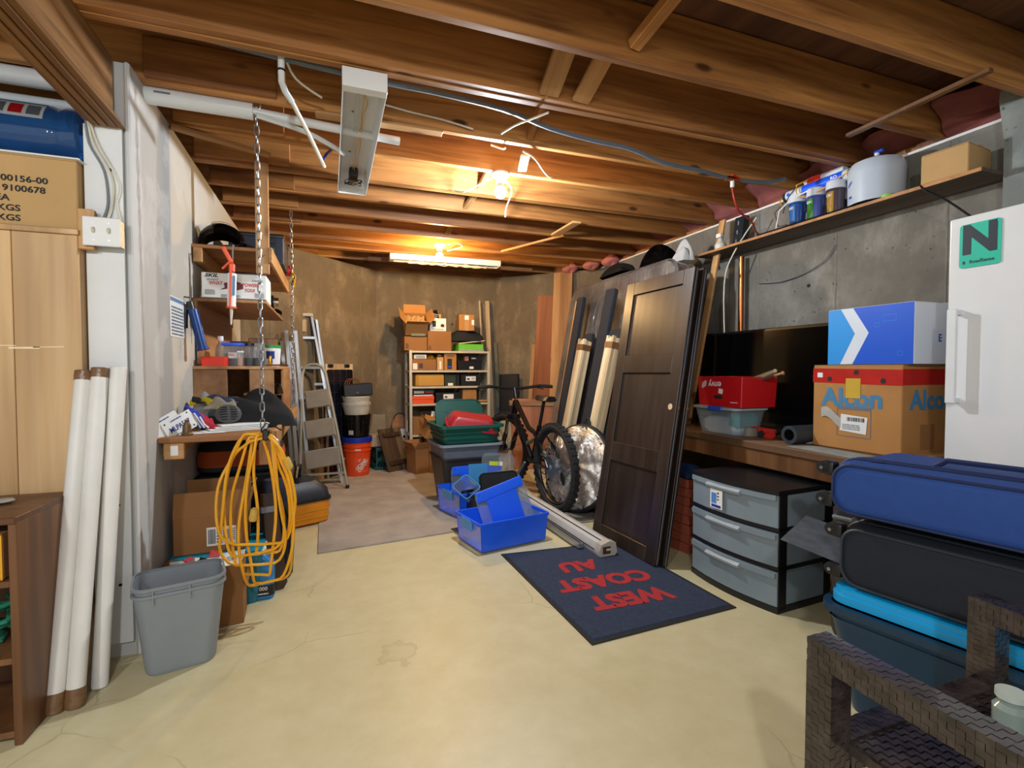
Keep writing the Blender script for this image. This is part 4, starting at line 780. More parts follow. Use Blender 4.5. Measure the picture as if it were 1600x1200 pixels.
part('logo', bx((-.01, -.1015, .04), (.022, .001, .01)), M['greyink'], t)
for k in range(3): part('loop', B().tube([(-.07 + .025 * k + .055 * math.cos(a), .02 * k - .02, .12 + .07 * math.sin(a)) for a in [PI * i / 10 for i in range(11)]], .0045, 6), M['copper'], t)
# milk crate and panels
t = thing('milk_crate', 'dark green milk crate beside the orange bucket', 'crate', (.60, 5.94, .0), 10); gcm = mat('crate_green', '0e4f4c', .5)
part('base', bx((0, 0, .01), (.28, .26, .02)), gcm, t)
for x in (-.133, .133):
    for y in (-.122, .122): part('corner_post', bx((x, y, .13), (.016, .016, .24)), gcm, t)
for z in (.03, .13, .25):
    part('band', bx((0, -.124, z), (.28, .01, .03)), gcm, t); part('band', bx((0, .124, z), (.28, .01, .03)), gcm, t); part('band', bx((-.135, 0, z), (.01, .25, .03)), gcm, t); part('band', bx((.135, 0, z), (.01, .25, .03)), gcm, t)
for k in range(7): part('lattice_bar', bx((-.10 + .034 * k, -.124, .13), (.009, .008, .24), (0, 28, 0)), gcm, t)
t = thing('pegboard', 'curved cream sheet standing on the milk crate against the wall', 'sheet', (.50, 6.07, .27), (-8, 0, 8)); part('sheet', B().sheet(lambda u, v: (.26 * (u - .5), .03 * math.sin(PI * u), (.40 - .05 * u + .02 * math.sin(PI * u) * -1) * v), 10, 6, .004), mat('cream_board', 'b3a88e', .7), t)
cbox((.50, 5.93, .268), (.24, .16, .13), 6, 'pinkish printed paper carton on top of the milk crate', mat('pinkish_carton', 'b09a84', .8, var=.25, vs=30), top_tape=False)
t = thing('shutter', 'brown board-and-batten wooden shutter leaning on the crate', 'shutter', (.735, 5.70, .0115), (-24, 0, 30))
for k in range(3): part('board', bx((-.105 + .105 * k, 0, .25), (.096, .018, .50), bev=.002), M['pallet'], t)
for k in range(2): part('gap_strip', bx((-.052 + .105 * k, .008, .25), (.012, .006, .50)), M['oakslat'], t)
for z in (.09, .42): part('batten', bx((0, -.02, z), (.23, .022, .05), bev=.004), M['darkwood'], t)
t = thing('skateboard', 'brown fingertip-shaped skateboard deck standing against the back wall', 'skateboard', (.79, 6.06, 0), (-6, 0, 0)); part('deck', B().prism([(-.09, 0), (.09, 0), (.09, .5), (.08, .56), (.045, .6), (0, .615), (-.045, .6), (-.08, .56), (-.09, .5)], .015, TR((0, .0075, 0), FRONT)), M['shelfwood'], t)
part('hoop', B().tube([(.07 * math.cos(a), -.015, .55 + .075 * math.sin(a)) for a in [PI * k / 12 for k in range(13)]], .006, 6), M['blackm'], t); part('sticker', bx((.02, -.009, .37), (.13, .002, .13)), M['paper'], t); part('emblem', B().cyl((.05, -.0105, .34), (.05, -.012, .34), .018, n=14), M['ink'], t)
part('strip', bx((.055, -.009, .15), (.05, .002, .3)), M['paper'], t)

# ---------------------------------------------------------------- the metal rack and its boxes
rm = mat('rack_cream', 'c4bba6', .5, .2); RX0, RX1, RY0, RY1 = .865, 1.79, 5.72, 6.08
t = thing('metal_rack', 'cream metal shelving unit against the back wall, full of boxes', 'shelf', (0, 0, 0))
for x in (RX0, RX1):
    for y in (RY0, RY1): part('post', B().box((x, y, .685), (.03, .03, 1.37)).box((x, y, .02), (.034, .034, .02)), rm, t)
for z in (1.365, 1.14, .955, .755, .40, .08): part('shelf', bx(((RX0 + RX1) / 2, (RY0 + RY1) / 2, z - .012), (RX1 - RX0 + .02, RY1 - RY0 + .02, .024), bev=.003), rm, t)
part('side_sheet', bx((RX1 + .004, (RY0 + RY1) / 2, .685), (.004, .34, 1.3)), rm, t)
part('back_brace', bar(B(), (RX0, RY1, .1), (RX1, RY1, 1.3), .02, .003), rm, t)
def onrack(x0, x1, z0, h, label, m='card', dp=.28, y=5.74, rz=0, **k): return cbox(((x0 + x1) / 2, y + dp / 2, z0), (x1 - x0, dp, h), rz, label, m, **k)
Z5, Z4, Z3, Z2, Z1 = 1.366, 1.141, .956, .756, .401
t = onrack(.80, 1.06, Z5, .158, 'brown carton at the top left of the metal rack', 'card2'); rows(t, M['ink'], (-.1, -.1412, .05), .035, .06, 4)
t = cbox((.935, 5.84, Z5 + .245), (.25, .24, .15), 0, 'open flapped carton of crumpled paper on top of the rack', 'card', opened=48, tilt=(36, 0, 0))
part('paper_sheet', bx((.02, -.136, .02), (.16, .004, .03), (-20, 0, 0)), mat('grey_green', '7e8270', .6), t)
part('crumpled_paper', B().sheet(lambda u, v: (.23 * (u - .5), .23 * (v - .5), .10 + .05 * math.sin(13 * u + 3 * math.sin(9 * v)) * math.sin(11 * v + 2)), 22, 22, 0), M['card3'], t, ang=20)
t = onrack(1.067, 1.345, Z5, .226, 'larger plain brown carton, second on the rack top', 'card2'); rows(t, M['ink'], (-.115, -.1412, .035), .03, .05, 4)
zc = Z5 + .2305
t = onrack(1.10, 1.29, zc, .145, 'white carton with black camera pictures on the rack top', 'paper', .13, 5.76, -3); part('picture', bx((-.045, -.0662, .085), (.04, .001, .07)), M['ink'], t); part('picture', B().prism([(-.02, -.015), (.02, -.02), (.022, .012), (.0, .02), (-.02, .01)], .001, TR((.05, -.0655, .065), FRONT)), M['ink'], t); rows(t, M['greyink'], (0, -.0662, .02), .13, .02, 2)
solo('card_sheet', bx((0, 0, .11), (.2, .004, .22), (-6, 0, 0)), M['card3'], 'pale card standing behind the white camera carton', 'card', (1.17, 5.95, zc))
t = thing('shopping_bag', 'peaked dark bag with silver stripes standing behind the white camera carton', 'bag', (1.18, 5.925, zc)); part('bag', B().loft([[V(-.07, -.03, 0), V(.07, -.03, 0), V(.07, .015, 0), V(-.07, .015, 0)], [V(-.055, -.026, .16), V(.055, -.026, .16), V(.055, .01, .16), V(-.055, .01, .16)], [V(-.012, -.01, .255), V(.03, -.01, .265), V(.03, .0, .265), V(-.012, .0, .255)]]), M['blackg'], t)
for k in range(3): part('stripe', bx((0, -.029, .17 + .02 * k), (.07, .002, .006), (0, 14, 0)), M['steel'], t)
t = onrack(1.43, 1.735, Z5, .082, 'lime green shoebox with a striped base at the rack top right', mat('lime_box', '62b82c', .6), .3); 
me = B().prism([(0, 0), (.012, 0), (.004, .018), (-.008, .018)], .001).mesh('stripe'); me.materials.append(M['ink'])
part('white_band', bx((0, -.1508, .011), (.305, .001, .018)), M['paper'], t)
for k in range(14): part('stripe', me, None, t, (-.145 + .0215 * k, -.1516, .002), FRONT)
o = solo('box_lid', bx((0, 0, .01), (.32, .3, .012), (0, -7, 0), bev=.003), M['offwhite'], 'cream cardboard lid lying askew on the lime shoebox', 'lid', (1.60, 5.90, Z5 + .10))
cloth('jacket', 'folded dark grey jacket heaped on the lime shoebox lid', (1.545, 5.89, Z5 + .118), .40, .26, .14, mat('dark_grey_cloth', '2c2e32', .8), 31, 'jacket')
t = cbox((1.545, 5.86, Z5 + .245), (.185, .17, .19), -4, 'small taped carton with white labels on the heaped jacket', 'card', front_tape=True); part('label', bx((0, -.0868, .155), (.05, .001, .05)), M['paper'], t); part('label', bx((.075, -.0868, .1), (.03, .001, .06)), M['paper'], t)
# shelf 4
t = onrack(.885, 1.165, Z4, .125, 'long carton with a white and a dark sticker on the upper rack shelf', 'card2'); part('label', bx((-.105, -.1412, .045), (.05, .001, .07)), M['paper'], t); part('sticker', bx((-.04, -.1412, .05), (.045, .001, .055)), M['darkwood'], t)
t = onrack(.91, 1.05, Z4 + .132, .045, 'flat white labelled packet under the rack top', 'paper', .2); rows(t, M['ink'], (0, -.1012, .022), .11, .035, 3)
cloth('pouch', 'mustard pouch lying on the long sticker carton', (1.11, 5.86, Z4 + .13), .1, .15, .045, M['yellow'], 41, 'pouch')
t = onrack(1.175, 1.25, Z4, .15, 'narrow tan carton with a white strip on the upper rack shelf', 'card3', .15); part('label', bx((0, -.0762, .06), (.022, .001, .09)), M['paper'], t); part('bow', B().lathe([(0, 0), (.03, .01), (.02, .03), (0, .035)], 10), M['card'], t, (0, -.02, .154))
t = onrack(1.26, 1.405, Z4, .195, 'tall carton with a black printed tag on the upper rack shelf', 'card', .2); part('tag', bx((-.01, -.1012, .075), (.055, .001, .12)), M['ink'], t); rows(t, M['ink'], (0, -.1012, .165), .09, .02, 2); part('tag_print', bx((-.01, -.102, .04), (.04, .001, .012)), M['blue'], t)
t = thing('drawer_bin', 'black bin with a white label on the upper rack shelf', 'bin', (1.565, 5.88, Z4)); part('body', B().tub([(.28, .28, 0), (.30, .30, .105)], .004, .003, .01), M['black'], t); part('label', bx((.02, -.147, .03), (.05, .002, .028)), M['paper'], t)
t = onrack(1.58, 1.71, Z4 + .112, .055, 'small black gift box standing in the black labelled bin', 'black', .15, 5.78, top_tape=False); part('print', bx((-.02, -.0762, .03), (.05, .001, .012)), M['paper'], t)
onrack(1.515, 1.565, Z4 + .112, .05, 'tiny pink carton in the black labelled bin', mat('pink_carton', 'b07060', .7), .08, 5.78, top_tape=False)
# shelf 3
t = thing('file_box', 'rounded mustard yellow box on the middle rack shelf', 'box', (1.09, 5.88, Z3)); part('body', bx((0, 0, .07), (.34, .28, .138), bev=.02, seg=3), mat('mustard', 'b08028', .5), t); part('lid_edge', bx((.015, -.1415, .066), (.295, .006, .118), bev=.002), mat('mustard_lid', 'bd8c30', .5), t)
t = thing('storage_cube', 'smoky clear box on the middle rack shelf', 'box', (1.335, 5.88, Z3)); part('tub', B().tub([(.13, .24, 0), (.14, .25, .13)], .003, .003, .01), mat('smoky_plastic', '4a5248', .2, trans=.3), t); part('label', bx((0, -.125, .02), (.06, .002, .03)), M['paper'], t)
solo('camera_case', bx((0, 0, .07), (.05, .2, .14), bev=.008), M['black'], 'narrow black case between the smoky box and the black shoebox', 'case', (1.425, 5.86, Z3))
def shoebox(x0, x1, z, h, label, m='black'):
    t = thing('shoebox', label, 'box', ((x0 + x1) / 2, 5.88, z)); w_ = x1 - x0
    part('carton', bx((0, 0, h * .42), (w_ - .008, .272, h * .84), bev=.003), M[m], t); part('lid', bx((0, 0, h - .02), (w_, .28, .04), bev=.003), M[m], t); return t
t = shoebox(1.455, 1.70, Z3, .135, 'black shoebox with a big pale label on the middle rack shelf'); part('label', bx((0, -.1412, .085), (.12, .0015, .055)), M['paper'], t); part('label_print', bx((-.03, -.1425, .08), (.03, .001, .02)), M['ink'], t); rows(t, M['greyink'], (.03, -.1425, .085), .04, .03, 3)
# shelf 2
t = shoebox(.885, 1.14, Z2, .088, 'bright orange shoebox at the left of the lower rack shelf', 'orange')
t = shoebox(.885, 1.14, Z2 + .0885, .075, 'black and white lettered shoebox on the orange one', 'black'); rows(t, M['paper'], (-.05, -.1412, .045), .11, .03, 2, seed=5); rows(t, M['redm'], (.07, -.1412, .045), .08, .02, 1, seed=6); part('white_strip', bx((0, -.1375, .007), (.22, .002, .012)), M['paper'], t)
t = shoebox(1.155, 1.46, Z2, .125, 'black shoebox with a small pale label on the lower rack shelf'); part('label', bx((0, -.1412, .078), (.12, .0015, .055)), M['paper'], t); part('label_print', bx((-.03, -.1425, .072), (.03, .001, .02)), M['ink'], t)
onrack(1.48, 1.65, Z2 + .026, .125, 'small light carton at the right of the lower rack shelf', 'card', .2)
for k in range(2): solo('wood_offcut', bx((0, 0, .006), (.24 - .06 * k, .1, .012)), M['shelfwood'] if k else M['card2'], ['flat brown strip under the small light carton on the rack', 'short wood offcut sticking out at the right end of the rack shelf'][k], 'offcut', (1.58 + .11 * k, 5.83 - .06 * k, Z2 + .013 * k), (0, 0, -8))
# below
cbox((1.08, 5.86, Z1), (.38, .26, .20), 0, 'brown carton on the bottom rack shelf behind the loose boxes', 'card2')
o = solo('booklet', bx((0, 0, .06), (.12, .004, .13), (-14, 0, 0)), M['paper'], 'white booklet propped on the bottom rack carton', 'booklet', (1.15, 5.77, Z1 + .13), (0, 12, 0)); rows(o, M['greyink'], (0, -.018, .07), .08, .08, 4)
cbox((1.40, 5.88, Z1), (.2, .24, .22), 0, 'brown carton at the right of the bottom rack shelf', 'card2')
cbox((.93, 5.55, .0115), (.20, .22, .27), 18, 'small open carton at the foot of the rack', 'card2', opened=60)
cbox((1.10, 5.52, .0115), (.13, .2, .34), -8, 'narrow upright carton at the foot of the rack', 'card2')
cbox((1.07, 5.56, .375), (.24, .22, .15), 14, 'tipped open carton on top of the rack-foot boxes', 'card', opened=35, tilt=(12, 22, 10))
cbox((1.24, 5.30, .0115), (.22, .3, .38), 4, 'plain tan carton left behind the grey totes', 'card2')
cbox((1.25, 5.32, .395), (.22, .26, .16), -3, 'white-topped tan carton behind the green tote', 'card3')
solo('black_tray', bx((0, 0, .06), (.22, .2, .12), bev=.01), M['black'], 'black tray on the floor under the rack', 'tray', (1.0, 5.90, .10))
# strips and boards leaning right of the rack
def plank(name, label, p, q, w_, th, m, rz=0, cat='board'):
    p, q = V(*p), V(*q); t = thing(name, label, cat, p); d = q - p; z = d.normalized(); x = V(math.cos(R(rz)), math.sin(R(rz)), 0); x = (x - z * x.dot(z)).normalized(); y = z.cross(x)
    mt = Matrix((x, y, z)).transposed().to_4x4(); mt.translation = p; t.matrix_world = mt; part('board', bx((0, 0, d.length / 2), (w_, th, d.length), bev=.002), m, t); return t
plank('trim_strip', 'thin cream strip standing just right of the metal rack', (1.825, 5.90, 0), (1.795, 6.11, 2.02), .02, .02, M['oakslat'])
plank('trim_strip', 'thin brown strip behind the cream strip by the rack', (1.845, 5.98, 0), (1.825, 6.14, 1.75), .04, .02, M['shelfwood'])
plank('wood_strip', 'pale wide wood strip leaning right of the metal rack', (1.925, 5.93, 0), (1.89, 6.10, 2.02), .055, .025, M['oakslat'])
plank('wood_strip', 'green-grey strip leaning on the back wall behind the black folded case', (2.06, 6.08, 0), (2.02, 6.16, 1.5), .05, .02, mat('grey_green_strip', '6c6a52', .7), 0)
plank('pine_plank', 'short pale pine plank leaning between the black case and reddish board', (2.29, 5.715, 0), (2.405, 5.775, 1.46), .055, .03, M['lumber'], -45)
plank('plywood_strip', 'wide reddish plywood strip leaning on the back wall', (2.40, 5.62, 0), (2.52, 5.665, 2.06), .21, .018, M['redply'], -45)
plank('pine_plank', 'tall orange pine plank reaching the ceiling left of the mattress', (2.56, 5.44, 0), (2.68, 5.50, 2.325), .235, .036, M['lumber'], -45)
t = plank('folded_chair', 'black folded case hung on the back wall behind the handlebar', (2.12, 5.90, .60), (2.14, 5.95, 1.09), .25, .05, M['blackm'], -38, 'case'); part('cover', bx((0, -.028, .25), (.23, .008, .44), bev=.003), M['black'], t)
plank('dark_panel', 'dark grey square panel left of the low orange plywood', (2.03, 5.90, 0), (2.07, 6.02, .66), .18, .02, mat('dark_grey_panel', '2a2c30', .6), -20)
plank('cream_panel', 'cream board leaning low beside the pale wood strip', (2.02, 5.80, 0), (2.05, 5.93, .56), .20, .012, mat('cream_panel', 'b2a88e', .6), -10)
t = plank('plywood_sheet', 'low orange plywood sheet with a notched top behind the bicycle', (2.20, 5.30, 0), (2.28, 5.47, .80), .52, .018, M['redply'], -22); part('cleat', bx((-.02, -.02, .765), (.56, .02, .06), bev=.002), M['lumber_x'], t)
# ---------------------------------------------------------------- totes and bins in the middle
def tote(name, label, loc, secs, m, rz=0, cor=.04, rim=.012, tilt=None, cat='bin'):
    t = thing(name, label, cat, loc, tilt or rz); part('body', B().tub(secs, .005, rim, cor, 5), m, t); return t
t = tote('storage_tote', 'dark brown-grey tote on the floor under the grey-rimmed tote', (1.115, 4.28, .0), [(.42, .36, 0), (.52, .46, .40)], mat('dark_brown_tote', '2c2824', .45), 3)
for x in (-.12, .12): part('foot_rib', bx((x, -.205, .2), (.02, .01, .36), (-7, 0, 0)), M['black'], t)
t = tote('storage_tote', 'grey tote with a pale rim nested under the green tote', (1.115, 4.28, .135), [(.44, .38, 0), (.53, .47, .37)], mat('grey_tote', '5c6470', .4), 3)
part('rim', B().loft([rr(.55, .49, .05, .372), rr(.57, .51, .05, .372), rr(.57, .51, .05, .392), rr(.545, .485, .05, .392)], closed=True), mat('grey_tote_rim', '848c94', .4), t)
t = tote('storage_tote', 'dark green tote on top of the grey tote', (1.115, 4.28, .53), [(.48, .42, 0), (.53, .48, .14)], M['green'], 3)
part('rim', B().loft([rr(.55, .50, .05, .13), rr(.575, .525, .05, .13), rr(.575, .525, .05, .155), rr(.54, .49, .05, .155)], closed=True), M['green'], t)
for z in (.045, .085): part('rib', B().loft([rr(.505 + z * .3, .447 + z * .3, .045, z), rr(.507 + z * .3, .449 + z * .3, .045, z + .012)], False, False), M['green'], t)
t = thing('tote_lid', 'dark green lid standing up inside the green tote', 'lid', (1.125, 4.44, .55), (-16, 0, 3)); part('panel', B().loft([rr(.43, .32, .08, 0, 6), rr(.43, .32, .08, .012, 6)]), M['green'], t, (0, 0, .165), FRONT)
part('rim', B().loft([rr(.43, .32, .08, -.006, 6), rr(.452, .342, .09, -.006, 6), rr(.452, .342, .09, .018, 6), rr(.43, .32, .08, .018, 6)], closed=True), M['green'], t, (0, 0, .165), FRONT)
for x in (-.09, .09): part('embossing', bx((x, -.015, .20), (.10, .006, .008), (0, 35 if x < 0 else -35, 0)), M['green'], t)
t = thing('tote_lid', 'red plastic tub lying upside down in the green tote', 'lid', (1.16, 4.22, .66), (10, 9, -8)); rm_ = mat('dark_red_plastic', 'a41626', .35, var=.06)
part('tub', B().loft([rr(.42, .30, .04, 0, 5), rr(.40, .28, .05, .05, 5), rr(.34, .22, .05, .09, 5)]), rm_, t); part('rim', B().loft([rr(.42, .30, .04, -.004), rr(.45, .33, .05, -.004), rr(.45, .33, .05, .01), rr(.42, .30, .04, .01)], closed=True), rm_, t)
# blue bins
def bluebin(label, loc, w_, d_, h, rz=0, tilt=None):
    t = thing('storage_bin', label, 'bin', loc, tilt or rz); k = 1.06
    for s, nm in ((-1, 'front_wall'), (1, 'back_wall')): part(nm, B().loft([[V(-w_ / 2, s * d_ / 2, 0), V(w_ / 2, s * d_ / 2, 0), V(w_ / 2, s * (d_ / 2 - .004), .004), V(-w_ / 2, s * (d_ / 2 - .004), .004)], [V(-w_ / 2 * k, s * d_ / 2 * k, h), V(w_ / 2 * k, s * d_ / 2 * k, h), V(w_ / 2 * k, s * (d_ / 2 * k - .005), h), V(-w_ / 2 * k, s * (d_ / 2 * k - .005), h)]]), M['blue'], t)
    part('floor', bx((0, 0, .003), (w_, d_, .005)), M['blue'], t)
    for s in (-1, 1):
        part('end_wall', B().loft([[V(s * w_ / 2, -d_ / 2, 0), V(s * w_ / 2, d_ / 2, 0), V(s * (w_ / 2 - .004), d_ / 2, 0), V(s * (w_ / 2 - .004), -d_ / 2, 0)], [V(s * w_ / 2 * k, -d_ / 2 * k, h), V(s * w_ / 2 * k, d_ / 2 * k, h), V(s * (w_ / 2 * k - .004), d_ / 2 * k, h), V(s * (w_ / 2 * k - .004), -d_ / 2 * k, h)]]), M['clear'], t)
        part('latch', B().box((s * (w_ / 2 * k + .008), 0, h - .03), (.018, d_ * .45, .07), bev=.006), M['clearblue'], t)
    part('rim', B().loft([rr(w_ * k - .01, d_ * k - .01, .01, h - .008, 2), rr(w_ * k + .022, d_ * k + .022, .02, h - .008, 2), rr(w_ * k + .022, d_ * k + .022, .02, h + .008, 2), rr(w_ * k - .01, d_ * k - .01, .01, h + .008, 2)], closed=True), M['blue'], t)
    return t
t = bluebin('open royal blue bin on the floor at the corner of the navy mat', (1.085, 3.165, .011), .485, .33, .175, 11.5)
def bluelid(label, loc, w_, d_, rot):
    t = thing('bin_lid', label, 'lid', loc, rot)
    part('panel', B().loft([rr(w_, d_, .04, 0, 5), rr(w_, d_, .04, .008, 5)]), M['clear'], t, (0, 0, d_ / 2), FRONT); part('band', bx((0, -.004, d_ / 2), (w_ * .62, .014, d_ * .98), bev=.002), M['blue'], t); part('top_rim', bx((0, -.004, d_ - .035), (w_ * .96, .02, .07), bev=.008, seg=2), M['blue'], t)
    part('corner_clip', bx((-w_ * .44, -.008, d_ - .02), (.03, .012, .02), bev=.003), M['clearblue'], t); return t
bluelid('royal blue and clear lid tilted inside the front blue bin', (1.155, 3.10, .03), .38, .37, (-14, -13, 12))
t = bluebin('rear blue bin with pale blue latches half behind the black crate', (.98, 3.86, .0115), .22, .36, .19, 14)
t = bluelid('large royal blue lid standing at the back of the rear blue bin', (1.16, 4.0, .0115), .46, .34, (-5, 0, 6))
part('clear_sheet', bx((.0, -.02, .25), (.17, .008, .20), (0, 2, 0)), M['clearblue'], t)
t = thing('plastic_cover', 'clear lid with a lime label leaning on the grey tote', 'lid', (1.315, 4.0, .02), (-6, 6, 4)); part('panel', B().loft([rr(.30, .44, .05, 0, 5), rr(.30, .44, .05, .008, 5)]), M['clear'], t, (0, 0, .20), FRONT); part('lime_label', bx((-.04, -.0095, .33), (.085, .002, .035)), mat('lime_label', 'c6d83a', .5), t); part('white_label', bx((.025, -.0095, .33), (.03, .002, .035)), M['paper'], t)
t = thing('crate', 'black plastic crate between the blue bins', 'crate', (1.115, 3.62, .0115), 14)
part('base', bx((0, 0, .01), (.24, .28, .015)), M['black'], t)
for x in (-.125, .125): part('side_bar', bx((x, 0, .19), (.012, .30, .03), bev=.003), M['black'], t); part('side_panel', bx((x, 0, .09), (.006, .28, .17)), M['black'], t)
for y in (-.145, .145): part('end_bar', bx((0, y, .19), (.25, .012, .03), bev=.003), M['black'], t); part('end_panel', bx((0, y, .05), (.24, .006, .09)), M['black'], t)
for x in (-.125, .125):
    for y in (-.145, .145): part('corner_post', bx((x, y, .1), (.02, .02, .19)), M['black'], t)
for k in range(2): solo('bottle', B().lathe([(0, 0), (.02, 0), (.02, .1), (.012, .115), (0, .115)], 14), mat('indigo_plastic', '2a2aa8', .35), ['indigo bottle in the black crate, left one', 'indigo bottle in the black crate, right one'][k], 'bottle', (1.06 + .05 * k, 3.62, .034))
t = thing('bin_lid', 'black plastic lid standing upright in the black crate', 'lid', (1.24, 3.66, .075), (-8, 0, 6)); part('panel', B().loft([rr(.31, .26, .035, 0, 5), rr(.30, .25, .03, .014, 5)]), M['blackm'], t, (0, .0, .14), FRONT); part('rim', B().loft([rr(.31, .26, .035, -.008, 5), rr(.325, .275, .04, -.008, 5), rr(.325, .275, .04, .01, 5), rr(.31, .26, .035, .01, 5)], closed=True), M['black'], t, (0, 0, .14), FRONT)
t = thing('clear_tub', 'pale blue clear tub tipped over the black crate corner', 'tub', (1.02, 3.73, .17), (28, -34, 10)); part('tub', B().tub([(.12, .16, 0), (.14, .18, .12)], .003, .004, .02), M['clear'], t); part('rim', B().tube([p + V(0, 0, .125) for p in rr(.146, .186, .025)], .005, 6, True), M['clearblue'], t)
t = thing('floor_grille', 'dark slotted plastic mat by the carpet edge', 'grille', (.915, 3.36, .0125), 12)
for k in range(8): part('slat', bx((-.08 + .023 * k, 0, .003), (.012, .26, .005)), M['blackm'], t)
for y in (-.12, 0, .12): part('cross_bar', bx((0, y, .003), (.18, .008, .004)), M['blackm'], t)

# ---------------------------------------------------------------- bicycle
t = thing('bicycle', 'black full-suspension mountain bike parked facing the back wall', 'bicycle', (1.69, 3.62, .010)); ang = math.degrees(math.atan2(1.04, -.05)); t.rotation_euler = (R(0), 0, R(ang))
bk_ = mat('bike_black', '0b0c0f', .24, var=.05)
def wheel(nm, x, steer=0):
    wt = part(nm, B().tube([(.325 * math.cos(2 * PI * k / 44), 0, .325 * math.sin(2 * PI * k / 44)) for k in range(44)], .031, 10, True), M['rubber'], t, (x, 0, .357), (0, 0, steer))
    part('rim', B().tube([(.292 * math.cos(2 * PI * k / 40), 0, .292 * math.sin(2 * PI * k / 40)) for k in range(40)], .014, 6, True), M['black'], wt)
    part('hub', B().cyl((0, -.05, 0), (0, .05, 0), .022), M['greyink'], wt); part('disc_rotor', B().lathe([(.06, 0), (.085, 0), (.085, .003), (.06, .003)], 24), M['steel'], wt, (0, .04, 0), FRONT)
    me = B().cyl((0, 0, .02), (0, 0, .285), .0022, n=4).mesh('spoke'); me.materials.append(M['chrome'])
    for k in range(20): part('spoke', me, None, wt, (0, .03 * (1 if k % 2 else -1), 0), (5 * (1 if k % 2 else -1), 18 * k, 0))
    me = bx((0, 0, .353), (.028, .05, .012)).mesh('tread_knob'); me.materials.append(M['rubber'])
    for k in range(40): part('tread_knob', me, None, wt, (0, 0, 0), (0, 9 * k, 0))
    return wt
w1 = wheel('rear_wheel', 0); w2 = wheel('front_wheel', 1.04, 14)
BB, HT, HB, ST = (.43, 0, .33), (.79, 0, .84), (.83, 0, .72), (.25, 0, .72)
part('down_tube', B().tube([BB, (.6, 0, .50), HB], [.03, .032, .03], 10), bk_, t); part('top_tube', B().tube([HT, (.5, 0, .62), (.31, 0, .58)], [.026, .022, .02], 10), bk_, t)
part('seat_tube', B().tube([BB, (.31, 0, .58), (.28, 0, .66)], .022, 10), bk_, t); part('head_tube', B().cyl(HB, HT, .03), bk_, t)
part('seat_post', B().tube([(.29, 0, .63), (.20, 0, .87)], .015, 10), M['black'], t)
part('saddle', B().loft([[V(x, y * wd, .89 + z) for y, z in ((-1, 0), (-.6, .03), (0, .035), (.6, .03), (1, 0), (.5, -.012), (-.5, -.012))] for x, wd in ((.06, .05), (.09, .07), (.16, .06), (.24, .03), (.33, .018), (.335, .006))]), M['black'], t)
for s in (-1, 1):
    part('chain_stay', B().tube([(.40, s * .05, .36), (.2, s * .06, .35), (0, s * .065, .357)], .012, 8), bk_, t); part('seat_stay', B().tube([(.30, s * .045, .60), (.12, s * .06, .50), (0, s * .065, .357)], .011, 8), bk_, t)
    part('fork_leg', B().tube([(.865, s * .055, .66), (.91, s * .055, .52)], .017, 10), M['chrome'], t); part('fork_lower', B().tube([(.91, s * .055, .53), (1.0, s * .055, .38), (1.03, s * .055, .345)], [.023, .024, .018], 10), bk_, t)
    part('grip', B().cyl((.80, s * .26, .985), (.775, s * .38, .975), .017), M['rubber'], t); part('brake_lever', B().tube([(.83, s * .24, .98), (.88, s * .26, .965), (.87, s * .33, .95)], .006, 6), M['steel'] if s > 0 else M['black'], t)
    part('crank', B().tube([(.43, s * .07, .33), (.43 + s * .12, s * .085, .33 - s * .13)], .011, 8), M['greyink'], t); part('pedal', bx((.43 + s * .12, s * .13, .33 - s * .13), (.09, .09, .018), bev=.003), M['greyink'], t)
part('fork_crown', bx((.855, 0, .69), (.05, .14, .05), bev=.01), bk_, t); part('stem', B().cyl((.785, 0, .87), (.82, 0, .965), .02), M['black'], t); part('handlebar', B().tube([(.80, -.26, .985), (.82, -.1, .965), (.825, 0, .962), (.82, .1, .965), (.80, .26, .985)], .014, 8), M['black'], t)
part('shock', B().cyl((.33, 0, .55), (.52, 0, .48), .02), M['steel'], t); part('chainring', B().lathe([(.05, 0), (.085, 0), (.085, .004), (.05, .004)], 24), M['greyink'], t, (.43, -.055, .33), FRONT)
part('cassette', B().lathe([(.02, 0), (.06, 0), (.05, .012), (.03, .03), (.02, .03)], 20), M['steel'], t, (0, -.03, .357), FRONT); part('derailleur', bx((-.0, -.07, .27), (.03, .02, .13), (0, 12, 0), bev=.004), M['black'], t)
part('brake_caliper', bx((.05, .06, .46), (.06, .03, .045), bev=.006), M['steel'], t); part('chain', B().tube([(0, -.045, .415), (.43, -.06, .415)], .005, 5), M['greyink'], t); part('chain', B().tube([(0, -.045, .22), (.43, -.06, .25)], .005, 5), M['greyink'], t)
for k in range(3): part('brake_hose', B().tube([(.83, .2 - .2 * k, .98), (.93, .12 - .1 * k, .93), (.93, .05 - .04 * k, .80), (.87, .03 * (1 - k), .70)], .004, 5), M['blackm'], t)
part('kickstand_bottle_cage', B().tube([(.21, -.03, .78), (.17, -.03, .72), (.2, -.03, .66)], .008, 6), M['blackm'], t) if False else None

